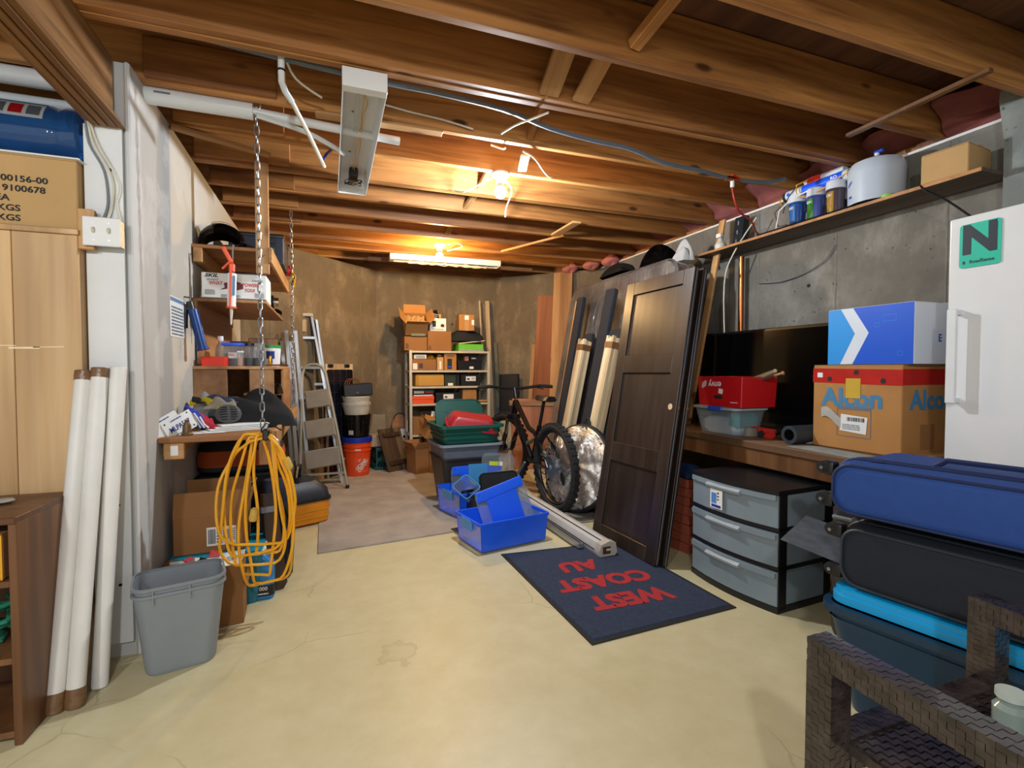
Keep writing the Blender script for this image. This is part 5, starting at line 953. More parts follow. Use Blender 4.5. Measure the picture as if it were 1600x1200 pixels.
# ---------------------------------------------------------------- leaning: mattress, dark boards, slats, foil disc, doors
pm_ = NT('clouded_plastic_wrap'); v_ = pm_.coord(); pm_.base(pm_.ramp(pm_.noise(v_, 3, 4), [(.3, '4e4a48'), (.7, '847e78')])); pm_.bump(pm_.noise(pm_.coord((9, 9, 2)), 3, 5, .7, 1.5), .9, .03); pm_.set(Roughness=.16, **{'Coat Weight': 1.0, 'Coat Roughness': .1})
t = thing('mattress', 'mattress in clouded plastic wrap leaning on the right wall', 'mattress', (2.10, 3.98, .0), (0, 10, 0))
part('body', B().loft([rr(.03, 1.62, .015, 0), rr(.24, 1.76, .10, .04), rr(.24, 1.76, .10, 1.98), rr(.20, 1.72, .09, 2.03), rr(.05, 1.62, .02, 2.05)]).xf(Matrix.Translation((.12, 0, 0))) if False else B().loft([[V(x, p.y * 1, p.x * 1) for p in rr(2.03 - 2 * e, 1.76 - 2 * e, .16, 0, 6, (1.03, 0))] for x, e in ((.0, .045), (.012, .012), (.05, 0), (.19, 0), (.228, .012), (.24, .045))]), pm_.m, t)
part('edge_seam', B().tube([(.03, p.y, p.x) for p in rr(2.032, 1.762, .16, 0, 6, (1.03, 0))], .006, 6, True), pm_.m, t); part('edge_seam', B().tube([(.21, p.y, p.x) for p in rr(2.032, 1.762, .16, 0, 6, (1.03, 0))], .006, 6, True), pm_.m, t)
for k in range(7):
    a0 = k * .9; pts = [(-.004, -.6 + .32 * (k % 4) + .22 * math.cos(a0 + .25 * j), 1.25 + .42 * (k // 3) * .5 + .25 * math.sin(a0 + .25 * j)) for j in range(9)]
    part('wrap_crease', B().tube(pts, .005, 5), pm_.m, t)
cloth('garment_bag', 'black plastic bag heaped on top of the leaning mattress', (2.66, 3.62, 2.03), .16, .42, .16, M['blackg'], 51, 'bag')
cloth('plastic_bag', 'small white plastic bag on top of the mattress near the doors', (2.70, 3.34, 2.02), .13, .16, .12, M['white'], 53, 'bag')
cloth('cloth', 'dark cloth draped over the far top edge of the mattress', (2.57, 4.15, 2.05), .12, .5, .07, M['blackm'], 55)
nf = mat('charcoal_upholstery', '1d2029', .9, var=.12, vs=60, bump=.3, bs=500)
def lean(name, label, x0, y0, x1, y1, h, wy, th, m, cat):
    """a board standing on the floor at (x0,y0), its foot wy wide along y, its top at height h over (x1,y1)"""
    t = thing(name, label, cat, (x0, y0, .004)); d = V(x1 - x0, y1 - y0, h); z = d.normalized(); y = V(0, 1, 0); y = (y - z * y.dot(z)).normalized(); x = y.cross(z)
    mt = Matrix((x, y, z)).transposed().to_4x4(); mt.translation = V(x0, y0, .02); t.matrix_world = mt; return t, d.length
for k, (a, lb) in enumerate((((1.985, 4.36, 2.29, 4.30, 1.82, .13, .045), 'charcoal upholstered bed rail, tall left one of the leaning rails'), ((1.985, 3.88, 2.29, 3.75, 1.82, .15, .045), 'charcoal upholstered bed rail, tall middle one of the leaning rails'), ((2.03, 4.17, 2.285, 4.12, 1.46, .14, .04), 'charcoal upholstered bed rail, short one between the two tall rails'), ((1.985, 3.52, 2.25, 3.57, 1.46, .24, .05), 'wide charcoal upholstered board beside the dark door'))):
    t, L = lean('bed_rail', lb, *a[:5], a[5], a[6], nf, 'bed rail'); part('rail', bx((0, 0, L / 2), (a[6], a[5], L), bev=.012, seg=2), nf, t); part('end_panel', bx((0, 0, L + .001), (a[6] * .7, a[5] * .8, .004)), M['blackm'], t)
t, L = lean('pine_strip', 'thin pine strip beside the left tall bed rail', 2.0, 4.46, 2.30, 4.41, 1.80, .03, .02, None, 'strip'); part('strip', bx((0, 0, L / 2), (.02, .035, L)), M['lumber'], t)
for k, (a, lb) in enumerate((((1.90, 4.05, 2.15, 3.97, 1.40), 'bundle of pale bed slats leaning on the left tall rail'), ((1.90, 3.58, 2.155, 3.49, 1.40), 'bundle of pale bed slats leaning on the middle tall rail'))):
    t, L = lean('slat_bundle', lb, *a, .1, .06, None, 'slats')
    for i in range(3):
        for j in range(4): part('slat', bx((-.028 + .028 * i, -.042 + .028 * j, L / 2 - .006 * ((i + j) % 3)), (.0255, .026, L - .01 * ((i * 2 + j) % 3)), bev=.0015), M['oakslat'], t)
    part('strap', B().loft([rr(.09, .118, .004, L - .10, 1), rr(.09, .118, .004, L - .05, 1)]), M['brownwood'], t)
fm = NT('crinkled_foil'); fm.base('dcd6cc'); fm.bump(fm.noise(fm.coord(), 16, 7, .75, 2.5), .5, .02); fm.set(Metallic=.9, Roughness=.2)
t = thing('foil_disc', 'round silver foil sunshade with a black rim leaning by the bicycle', 'sunshade', (1.955, 3.87, .0)); d = V(-.92, -.32, .22).normalized()
t.rotation_euler = d.to_track_quat('Z', 'Y').to_euler(); t.location = (1.875, 3.57, .365)
def fo(u, v):
    r = .335 * u; a = 2 * PI * v; j = (hash((round(u * 40), round(v * 90) % 90)) % 1000 / 1000 - .5) * (.012 if .3 < u < .99 else 0); return (r * math.cos(a), r * math.sin(a), .034 + .02 * (1 - u * u) + (.005 * math.sin(9 * a + 4 * u) + .005 * math.sin(37 * a + 9 * u) * u ** 3 + j * u) * (u < .995))
part('foil', B().sheet(fo, 40, 90, 0), fm.m, t, ang=180); part('rim', B().lathe([(.30, -.035), (.345, -.03), (.355, 0), (.348, .03), (.335, .036), (.33, .03)], 48), M['blackm'], t); part('back', B().cyl((0, 0, -.035), (0, 0, .02), .335, n=40), M['blackm'], t)
part('handle', B().tube([(.05 + .03 * math.cos(a) - .03, .345 + .055 * math.sin(a), 0) for a in [PI * k / 10 for k in range(11)]], .009, 6), M['blackm'], t)
# doors
for k in range(2):
    x0 = 1.752 + .052 * k
    t = thing('panel_door', ('dark brown three-panel door leaning nearest the navy mat' if k == 0 else 'second dark brown door leaning directly behind the first'), 'door', (x0, 2.73 - .012 * k, .004 if k else .0115)); L, W_, T = 1.775, .67, .034
    t.rotation_euler = (R(-.5), R(9.6), R(2.6))
    zs = [(.085, .53), (.655, 1.135), (1.255, 1.685)]
    part('stile', bx((0, -W_ / 2 + .045, L / 2), (T, .09, L), bev=.002), M['espresso'], t); part('stile', bx((0, W_ / 2 - .045, L / 2), (T, .09, L), bev=.002), M['espresso'], t)
    prev = 0
    for z0, z1 in zs + [(L, L)]:
        part('rail', bx((0, 0, (prev + z0) / 2), (T, W_ - .18, z0 - prev), bev=.002), M['espresso'], t); prev = z1
    for z0, z1 in zs: part('door_panel', bx((.004, 0, (z0 + z1) / 2), (T - .02, W_ - .18, z1 - z0)), M['espresso'], t)
    part('edge_strip', bx((.0, -W_ / 2 - .001, L / 2), (.006, .003, L - .01)), M['greyink'], t)
    if k == 0: part('knob_hole', B().cyl((-T / 2 - .0008, -W_ / 2 + .05, .93), (-T / 2 + .002, -W_ / 2 + .05, .93), .019), M['oakslat'], t)
    part('latch_plate', B().cyl((0, -W_ / 2 - .004, .93), (0, -W_ / 2, .93), .010), mat('brass', 'b08a48', .3, 1) if k == 0 else bpy.data.materials['brass'], t)
# white roll profile on the floor
wm = mat('roll_white', 'c2c2be', .4, var=.06)
t = thing('shade_cassette', 'long white aluminium shade cassette lying on the floor by the doors', 'cassette', (1.572, 3.62, .0115), 1.2)
prof = [(-.055, .0), (.045, .0), (.06, .018), (.05, .075), (.01, .088), (-.045, .07), (-.06, .03)]
part('body', B().loft([[V(x, -.93, z) for x, z in prof], [V(x, 1.0, z) for x, z in prof]]), wm, t); part('groove', bx((-.018, .03, .0805), (.006, 1.92, .006), (0, -24, 0)), M['blackm'], t); part('groove', bx((-.055, .03, .028), (.012, 1.9, .006)), M['blackm'], t)
part('end_cap', B().loft([[V(x * 1.06, -.985, z * 1.04) for x, z in prof], [V(x * 1.06, -.925, z * 1.04) for x, z in prof]]), mat('cap_offwhite', 'b8b2a4', .5), t); part('socket', bx((-.012, -.9865, .038), (.055, .004, .045), bev=.004), M['darkwood'], t); part('socket_pin', bx((.0, -.988, .042), (.03, .008, .012)), M['offwhite'], t)
t = thing('shade_rail', 'slim grey aluminium bottom rail lying left of the shade cassette', 'rail', (1.475, 3.55, .012), 1.2); part('rail', bx((0, 0, .02), (.04, 1.5, .038), bev=.006), M['alu'], t); part('slot', bx((-.0, 0, .0395), (.01, 1.48, .002)), M['blackm'], t)
t = thing('channel_ends', 'two stacked white channel ends beyond the black lid', 'channel', (1.57, 4.62, .0105), 4)
for k in range(2): part('channel', B().tub([(.15, .3, 0), (.15, .3, .06)], .008, 0, .012), M['white'], t, (0, 0, .0655 * k)); part('slot', bx((0, -.1515, .03 + .0655 * k), (.09, .004, .022), bev=.004), M['blackm'], t)
# ---------------------------------------------------------------- right side: workbench and what stands on it
BX, BZ = 2.255, .745
t = thing('workbench', 'long worn wooden workbench along the concrete right wall', 'workbench', (0, 0, 0))
for k in range(3): part('top_plank', bx((BX + .13 + .262 * k, 2.27, BZ - .018), (.259, 1.62, .036), bev=.004), M['worn'], t)
part('apron', bx((BX + .02, 2.27, BZ - .085), (.036, 1.60, .10), bev=.003), M['brownwood'], t); part('front_lip', bx((BX - .004, 2.27, BZ - .02), (.016, 1.62, .042), bev=.005), M['worn'], t)
for y in (1.52, 3.02):
    for x in (BX + .05, BX + .70): part('leg', bx((x, y, .35), (.085, .085, .70), bev=.004), M['lumber'], t)
part('painted_patch', bx((BX + .10, 1.80, BZ + .0006), (.15, .36, .0012), (0, 0, -3)), mat('dried_paint', '9aa09a', .7, var=.3, vs=14), t)
tvm = M['blackg']
t = thing('television', 'large black flat screen television leaning on the wall on the workbench', 'television', (2.72, 2.64, BZ + .001), (0, 7, 0))
part('bezel', bx((.02, 0, .35), (.045, 1.14, .69), bev=.008, seg=2), M['black'], t); part('screen', bx((-.0035, 0, .365), (.003, 1.09, .62)), tvm, t); part('base_bar', bx((.0, 0, .02), (.05, .9, .03), bev=.006), M['black'], t)
part('logo', bx((-.006, 0, .03), (.002, .05, .01)), M['greyink'], t)
t = thing('clear_bin', 'clear plastic bin with a blue handle full of pale cloth on the workbench', 'bin', (2.415, 2.53, BZ + .001), 90 + 0)
part('tub', B().tub([(.32, .20, 0), (.37, .25, .15)], .003, .004, .04, 5), M['clear'], t); part('lid', B().loft([rr(.385, .265, .04, .155, 5), rr(.40, .28, .045, .16, 5), rr(.40, .28, .045, .172, 5), rr(.36, .24, .04, .178, 5)]), mat('pale_lid', 'b4c6d0', .25, trans=.3), t)
part('handle', bx((-.03, .142, .165), (.12, .016, .028), bev=.005), mat('handle_blue', '2450c0', .4), t); part('handle', bx((-.03, -.142, .165), (.12, .016, .028), bev=.005), bpy.data.materials['handle_blue'], t)
part('folded_cloth', B().loft([rr(w_, d_, .05, z, 5) for z, w_, d_ in ((.006, .26, .15), (.03, .30, .18), (.08, .30, .18), (.11, .24, .13))]), mat('pale_cloth', 'd4d8dc', .8), t); part('teal_bag', bx((-.12, 0, .09), (.08, .18, .10), bev=.02), mat('teal_bag', '3c9a9c', .6), t)
rdb = mat('red_carton', 'c0141c', .35, var=.06)
t = thing('fruit_box', 'red carton printed envy upside down on the clear bin', 'box', (2.43, 2.49, BZ + .1795), -90)
part('carton', B().tub([(.36, .27, 0), (.38, .28, .185)], .005, 0, .004, 1), rdb, t)
o = text('envy', .06, M['white'], t, (-.03, -.1425, .135), bold=.01); o.rotation_euler = (R(90 - 1.5), R(180), 0)
b = B()
for k in range(5): b.tube([(.028 * math.cos(a), .028 * math.sin(a) * .8 + .004 * k, 0) for a in [R(200 - 14 * k + 12 * j) for j in range(8)]], .003, 5) if False else b.box((0, -.016 + .008 * k, 0), (.05 * math.sqrt(1 - ((k - 2) / 2.9) ** 2), .0045, .001), (0, 0, 28))
part('emblem', b, M['white'], t, (-.125, -.1425, .135), FRONT); part('sticker', bx((.02, -.1415, .095), (.035, .001, .03), (0, 8, 0)), M['paper'], t); part('hand_hole', bx((-.0, -.141, .058), (.07, .003, .02), bev=.001), M['ink'], t); rows(t, M['white'], (.13, -.1405, .03), .06, .008, 1)
for k, (y, lb, m) in enumerate(((2.50, 'wooden stick with a rounded end sticking out of the red carton', 'oakslat'), (2.44, 'paint brush handle sticking out of the red carton', 'lumber_x'))):
    y -= .10; p, q_ = V(2.47, y + .12, BZ + .31), V(2.44 - .01 * k, y - .19, BZ + .40 - .012 * k); d_ = q_ - p
    t = thing('stick', lb, 'stick', p); t.rotation_euler = d_.to_track_quat('Z', 'Y').to_euler(); part('shaft', B().lathe([(0, 0), (.013 - .004 * k, 0), (.011 - .004 * k, d_.length), (.012, d_.length + .01), (0, d_.length + .02)], 10), M[m], t)
    if k: part('wrap', B().cyl((0, 0, .14), (0, 0, .27), .0125, n=10), M['steel'], t)
# tape dispenser and rolls
def ringm(r0, r1, h, n=32): return B().loft([circ(r1, 0, n), circ(r1, h, n), circ(r0, h, n), circ(r0, 0, n)], closed=True)
t = thing('tape_dispenser', 'red hand tape dispenser with a grey roll on the workbench', 'tape dispenser', (2.46, 2.34, BZ + .001), -78); tr_ = mat('taupe_tape', '7c7466', .5)
part('tape_roll', ringm(.038, .062, .05), tr_, t, (-.06, 0, 0)); part('frame', bx((.03, -.0, .054), (.15, .04, .005), (0, 3, 0), bev=.001), M['red'], t); part('side_plate', bx((.07, -.03, .03), (.10, .004, .05), bev=.001), M['red'], t); part('roller', B().cyl((.045, -.032, .022), (.045, -.044, .022), .02), M['blackm'], t); part('handle', B().tube([(.05 + .035 * math.cos(a) + .04, -.036, .022 + .02 * math.sin(a)) for a in [2 * PI * k / 14 for k in range(14)]], .007, 6, True), M['red'], t); part('blade', bx((.125, 0, .045), (.006, .05, .02)), M['steel'], t)
solo('tape_roll', ringm(.04, .075, .06), mat('masking_tape', 'a8a490', .6), 'wide cream masking tape roll lying behind the black tube roll', 'tape', (2.53, 2.075, BZ + .001))
t = thing('mat_roll', 'rolled black rubber sheet end-on against the brown lettered carton', 'roll', (2.46, 2.035, BZ + .052)); 
part('roll', B().loft([[V(x, r * math.cos(2 * PI * k / 28), r * math.sin(2 * PI * k / 28)) for k in range(28)] for x, r in ((-.10, .032), (-.10, .05), (.10, .05), (.10, .032))], closed=True), mat('slate_rubber', '2c343a', .6), t)
for k in range(1): part('inner_ring', B().loft([[V(x, r * math.cos(2 * PI * k / 24), r * math.sin(2 * PI * k / 24)) for k in range(24)] for x, r in ((-.098, .03), (-.098, .036), (.098, .036), (.098, .03))], closed=True), M['black'], t)
cloth('cable_pile', 'small dark heap of cable behind the tape dispenser', (2.58, 2.42, BZ), .14, .16, .04, M['blackm'], 61, 'cable')
# brown lettered carton, chevron carton
bc = mat('kraft_carton', 'b07c42', .8, var=.08); ab = mat('steel_blue_print', '3f7fa8', .6); rt_ = mat('red_tape', 'b8241e', .3, var=.15, vs=12)
AX, AY0, AY1, AH = 2.475, 1.535, 1.985, .43
t = thing('cardboard_box', 'big brown carton printed Alcon with a red tape band on the workbench', 'box', (AX + .20, (AY0 + AY1) / 2, BZ + .001), -90)
W_ = AY1 - AY0
part('carton', bx((0, 0, AH / 2), (W_, .40, AH), bev=.004), bc, t); part('flap', bx((0, -.10, AH + .0015), (W_ - .003, .197, .003)), bc, t); part('flap', bx((0, .10, AH + .0015), (W_ - .003, .197, .003)), bc, t)
part('red_tape', bx((0, -.2008, AH - .055), (W_ + .003, .0015, .075), (0, .8, 0)), rt_, t); part('red_tape', bx((W_ / 2 + .0008, 0, AH - .055), (.0015, .402, .075)), rt_, t); text('Alcon', .125, ab, t, (-.015, -.2015, .262), bold=.035, sx=1.05); text('Alcon', .125, ab, t, (W_ / 2 + .0015, .01, .262), (90, 0, 90), bold=.035, sx=1.05)
for x, z in ((-.13, AH - .07), (.01, AH - .035), (.14, AH - .075)): part('seal_print', B().cyl((x, -.2017, z), (x, -.2025, z), .013, n=14), M['ink'], t)
part('sticker', bx((-.185, -.2022, AH - .05), (.03, .001, .025)), M['paper'], t); part('yellow_tape', bx((-.005, -.2024, .315), (.075, .001, .10)), mat('yellow_tape', 'd0aa3a', .4), t)
part('window_print', B().box((.0, -.2013, .215), (.17, .001, .018)).box((-.085, -.2013, .14), (.003, .001, .14)).box((.085, -.2013, .14), (.003, .001, .14)).box((0, -.2013, .07), (.17, .001, .003)), M['greyink'], t)
part('label', bx((.0, -.2024, .135), (.135, .0015, .085), (0, 4, 0)), M['paper'], t); part('peeled_label', B().sheet(lambda u, v: (-.175 + .11 * u, -.203 - .012 * math.sin(3 * u), .155 + .05 * v - .03 * u + .02 * math.sin(4 * u)), 8, 2, .001), M['paper'], t); barcode(t, M['ink'], (.01, -.2036, .158), .085, .02); rows(t, M['greyink'], (-.01, -.2036, .118), .09, .03, 4)
part('tape_patch', bx((W_ / 2 + .001, -.02, .09), (.0015, .10, .12)), M['card2'], t)
cb, mb = mat('cobalt_print', '0d54cc', .4, var=.03), mat('sky_print', '2a93e0', .4, var=.03)
HH = .285; t = thing('cardboard_box', 'white carton with a blue chevron design on top of the brown lettered carton', 'box', (AX + .21, 1.705, BZ + AH + .006), -90)
W_ = .415
part('carton', bx((0, 0, HH / 2), (W_, .40, HH), bev=.003), mat('chevron_white', 'd6dce4', .5, var=.02), t)
part('sky_panel', B().prism([(-.2065, .001), (-.14, .001), (-.065, .155), (-.14, HH - .002), (-.2065, HH - .002)], .001, TR((0, -.2002, 0), FRONT)), mb, t); part('cobalt_panel', B().prism([(-.075, .001), (.206, .001), (.206, HH - .002), (-.075, HH - .002), (.005, .155)], .001, TR((0, -.2002, 0), FRONT)), cb, t)
for x, z, w_, h_ in ((.10, .22, .06, .03), (.045, .19, .02, .02), (.15, .05, .02, .02)): part('outline_print', B().box((x, -.2016, z + h_ / 2), (w_, .0008, .0015)).box((x, -.2016, z - h_ / 2), (w_, .0008, .0015)).box((x - w_ / 2, -.2016, z), (.0015, .0008, h_)).box((x + w_ / 2, -.2016, z), (.0015, .0008, h_)), mb, t)
text('E', .05, cb, t, (W_ / 2 + .0012, -.02, .12), (90, 0, 90), bold=.02); part('flap', bx((0, .1, HH + .004), (W_, .19, .003), (3, 0, 0)), M['white'], t)
solo('wood_scrap', bx((0, 0, .008), (.30, .05, .016), bev=.002), M['lumber_x'], 'thin pine scrap on the workbench under the brown lettered carton corner', 'offcut', (2.66, 1.505, BZ + .001), (0, 0, 4))
# drawers under the bench
fr = mat('smoky_drawer', '7e8c94', .3, var=.06, trans=.0); bkm = M['black']
t = thing('drawer_unit', 'wide three-drawer plastic chest with smoky grey drawers under the workbench', 'drawers', (1.955, 2.02, .0), -86)
W_, D_, H_ = .55, .38, .585
def bow(x): return .035 * (1 - (2 * x / W_) ** 2)
def bowed(z0, z1, y0, ext=0, wid=W_, n=10):
    xs = [-wid / 2 + wid * k / n for k in range(n + 1)]
    pf = [(x, -bow(x) - ext) for x in xs]; return B().loft([[V(x, y, z) for x, y in pf] + [V(wid / 2, y0, z), V(-wid / 2, y0, z)] for z in (z0, z1)])
part('top', bowed(H_ - .022, H_, D_, .006), bkm, t); part('base', bowed(0, .03, D_, .004), bkm, t)
for x in (-1, 1):
    for y in (.03, D_ - .03): part('post', bx((x * (W_ / 2 - .012), y, H_ / 2), (.024, .05, H_ - .03)), bkm, t)
for z in (.215, .40): part('divider', bowed(z - .008, z + .008, D_, .002), bkm, t)
for k in range(3):
    z0 = .032 + .185 * k; z1 = z0 + .165
    d = part('drawer', bowed(z0, z1, .36, .0, W_ - .05 if False else W_ - .012), fr, t)
    part('lip', bowed(z1 - .03, z1 - .004, .02, .012, W_ - .02), fr, d); part('handle', B().loft([[V(x, -bow(x) - .012 - e, z1 - .012 - dz) for x in (-.13, -.10, .06, .09)] + [V(x, -bow(x) - .006, z1 - .012 - dz) for x in (.09, .06, -.10, -.13)] for e, dz in ((0, 0), (.016, .012), (.010, .026))]), mat('drawer_grip', '98a4aa', .3) if k == 0 else bpy.data.materials['drawer_grip'], d)
    part('side_panel', bx((W_ / 2 - .004, .19, (z0 + z1) / 2), (.006, .28, .15)), fr, d)
dl = part('label', bx((-.06, -bow(-.06) - .0135, .475), (.085, .002, .10), (0, 0, -3)), M['paper'], t); part('label_blue', bx((-.075, -bow(-.06) - .0147, .478), (.035, .001, .055), (0, 0, -3)), mat('label_blue', '4f86d0', .5), t); part('label_dark', bx((-.06, -bow(-.06) - .0147, .437), (.065, .001, .014), (0, 0, -3)), mat('label_navy', '1c2f8a', .5), t); rows(t, M['ink'], (-.038, -bow(-.05) - .0147, .49), .03, .05, 3)
# red brick pavers behind the doors
pv = mat('red_paver', '98482f', .85, var=.2, vs=14, bump=.4, bs=120); pme = bx((0, 0, 0), (.10, .20, .058), bev=.005).mesh('brick'); pme.materials.append(pv)
for i in range(2):
    t = thing('brick_stack', ['stack of red brick pavers between the doors and the drawer chest', 'second stack of red brick pavers deeper under the workbench'][i], 'bricks', (2.12 + .17 * i, 2.60 + .05 * i, 0), 8 - 5 * i)
    for k in range(8 - i): part('brick', pme, None, t, (rnd.uniform(-.012, .012), rnd.uniform(-.02, .02), .03 + .0595 * k), (0, 0, rnd.uniform(-5, 5)))
cloth('cloth', 'dark blue rag on top of the red paver stack', (2.13, 2.58, .485), .16, .22, .06, mat('blue_rag', '1f3c66', .9), 71)
# wall pipe and boards
solo('copper_pipe', B().cyl((2.985, 3.02, .8), (2.985, 3.02, 2.02), .02, n=16), M['copper'], 'vertical copper pipe on the right wall behind the doors', 'pipe')
t = plank('wood_board', 'long raw board leaning on the right wall behind the doors', (2.60, 3.16, .70), (2.93, 3.16, 2.33), .06, .02, M['lumber'], 90)
cable([(2.80, 2.98, 1.25), (2.82, 3.02, 1.8), (2.84, 2.95, 2.02), (2.90, 2.8, 2.25)], .005, M['cable'], 'thin cream cord hanging past the end of the plywood wall shelf')
cable([(3.03, 2.9, 1.80), (3.03, 2.7, 1.78), (3.03, 2.5, 1.81), (3.03, 2.36, 1.87), (3.03, 2.3, 1.95)], .004, M['greyink'], 'thin grey wire drooping on the bare concrete over the television')
# plywood wall shelf
PX = 2.785
t = thing('wall_shelf', 'long weathered plywood shelf high on the right concrete wall', 'shelf', (0, 0, 0)); part('board', bx(((PX + 3.043) / 2, 2.36, 2.066), (3.043 - PX, 1.89, .018), bev=.002), M['plyund'], t); part('front_edge', bx((PX - .001, 2.36, 2.066), (.003, 1.885, .0165)), M['shelfwood'], t)

SZ = 2.0755
t = thing('water_filter_unit', 'white reverse osmosis water filter with blue, green and yellow labelled housings', 'water filter', (2.885, 2.30, SZ + .0135), -90)
wmf = mat('filter_white', 'd2d8de', .35); hcol = [('1e4a86', '2a7fd0', 'SED'), ('4a5aa0', '3aa83a', 'GAC'), ('4a3c46', 'd8a424', 'CBC')]
part('bracket', bx((0, .04, .17), (.40, .006, .16), bev=.002), wmf, t)
for k, (c1, c2, s_) in enumerate(hcol):
    x = -.135 + .13 * k
    h = part('filter_housing', B().lathe([(0, 0), (.040, 0), (.044, .006), (.050, .13), (.054, .132), (.054, .142), (0, .142)], 24), mat('housing_%s' % s_.lower(), c1, .15, var=0, coat=.5), t, (x, -.02, 0))
    part('label', B().sheet(lambda u, v: ((.0445 + .005 * v) * 1.01 * math.sin(R(-30 + 55 * u)), -(.0445 + .005 * v) * 1.01 * math.cos(R(-30 + 55 * u)), .008 + .118 * v), 6, 2, .0006), mat('label_%s' % s_.lower(), c2, .4, var=.06), h)
    o = text(s_, .02, M['white'], h, (-.003, -.0505, .105), (88, 0, -3), bold=.02)
    part('cap', B().lathe([(.052, .142), (.054, .145), (.05, .19), (0, .19)], 20), wmf, t, (x, -.02, 0))
part('membrane_tube', B().cyl((-.22, 0, .215), (.20, 0, .215), .034, n=18), wmf, t); part('membrane_band', B().cyl((-.10, 0, .215), (.17, 0, .215), .0345, n=18, cap=False), M['blue'], t); text('RO', .03, M['white'], t, (.12, -.0355, .215), bold=.02); part('post_filter', B().cyl((-.10, .01, .262), (.16, .01, .262), .022, n=14), wmf, t); part('red_sticker', bx((-.03, -.013, .262), (.09, .003, .035)), M['red'], t)
part('end_cap', B().cyl((-.245, 0, .215), (-.22, 0, .215), .03, n=14), M['blackm'], t); text('RO', .02, M['blue'], t, (-.20, -.036, .20), bold=.02) if False else part('swirl_mark', B().cyl((-.195, -.034, .215), (-.195, -.0355, .215), .012, n=14), M['blue'], t)
for pts, r, m in (([(-.06, -.02, .27), (-.12, -.05, .25), (-.11, -.06, .17), (-.02, -.06, .145), (.10, -.06, .17), (.21, -.03, .22)], .004, 'yellow'), ([(-.22, 0, .24), (-.27, -.02, .20), (-.25, -.03, .16)], .004, 'yellow'), ([(-.12, -.03, .27), (-.19, -.05, .18), (-.22, -.05, .10)], .003, 'ink'), ([(.0, -.055, .19), (-.15, -.06, .17), (-.24, -.06, .12), (-.27, -.05, .02), (-.275, -.05, -.01)], .0045, 'white'), ([(-.24, .0, .2), (-.33, 0, .14), (-.30, 0, .04), (-.22, -.01, .03)], .003, 'ink')): part('tubing', B().tube(pts, r, 6), M[m], t)
solo('drip_tray', B().tub([(.20, .66, 0), (.215, .70, .010)], .003, 0, .02), M['black'], 'flat black tray under the water filter and tank', 'tray', (2.895, 2.36, SZ + .0005))
t = thing('water_tank', 'white pressure tank with a blue-topped valve on the plywood wall shelf', 'tank', (2.905, 1.965, SZ + .011)); part('tank', B().lathe([(0, .03), (.10, .03), (.125, .012), (.13, .0), (.134, .0), (.134, .03), (.136, .17), (.1375, .172), (.1375, .178), (.136, .18), (.135, .20), (.12, .228), (.08, .245), (.03, .252), (0, .253)], 40), mat('tank_white', 'bcc6d2', .3, var=.02), t)
part('seam', B().lathe([(.1362, .135), (.1368, .137), (.1362, .139)], 40), M['greyink'], t) if False else None
part('valve', B().cyl((0, 0, .25), (0, 0, .285), .012), M['white'], t); part('lever', bx((0, -.01, .292), (.014, .05, .016), bev=.003), M['blue'], t)
for z, h_, a in ((.10, .03, 0), (.035, .016, 0)): part('logo', B().sheet(lambda u, v: (.1365 * math.cos(R(158 - 14 * u * (1 if h_ > .02 else .6))), .1365 * math.sin(R(158 - 14 * u * (1 if h_ > .02 else .6))), z + .012 * v + .02 * (1 - u) * (1 if h_ > .02 else 0)), 6, 1, .0006), M['blue'], t)
solo('tape_roll', ringm(.018, .03, .018), mat('lime_tape', '7ecb3c', .4), 'lime green tape roll at the shelf edge in front of the white tank', 'tape', (PX + .045, 1.852, SZ + .0005))
t = cbox((2.905, 1.585, SZ), (.19, .22, .14), -84, 'plain tan carton at the near end of the plywood wall shelf', 'card3')
cable([(PX - .002, 1.665, 2.072), (PX - .004, 1.64, 2.04), (2.80, 1.56, 1.97), (2.84, 1.45, 1.84)], .005, M['black'], 'black power cord hanging from the plywood shelf toward the fridge')
t = thing('angle_bracket', 'tall black slotted bracket standing at the far end of the plywood shelf', 'bracket', (2.93, 3.00, SZ)); part('plate', bx((0, 0, .12), (.01, .09, .24), (0, 8, 0), bev=.002), mat('blue_black_metal', '1c2630', .4, .3), t); part('flange', bx((.02, -.042, .12), (.05, .008, .24), (0, 8, 0)), bpy.data.materials['blue_black_metal'], t)
for k in range(3): part('slot', bx((-.012 + .01 * k - .004, .0, .05 + .07 * k), (.012, .012, .03)), M['greyink'], t)
t = thing('spray_bottle', 'small cream spray bottle at the far end of the plywood shelf', 'bottle', (2.87, 3.12, SZ)); part('bottle', B().lathe([(0, 0), (.04, 0), (.042, .01), (.042, .05), (.02, .08), (.015, .1), (0, .1)], 16), M['offwhite'], t); part('trigger', bx((-.01, 0, .118), (.03, .05, .03), bev=.004), M['white'], t)
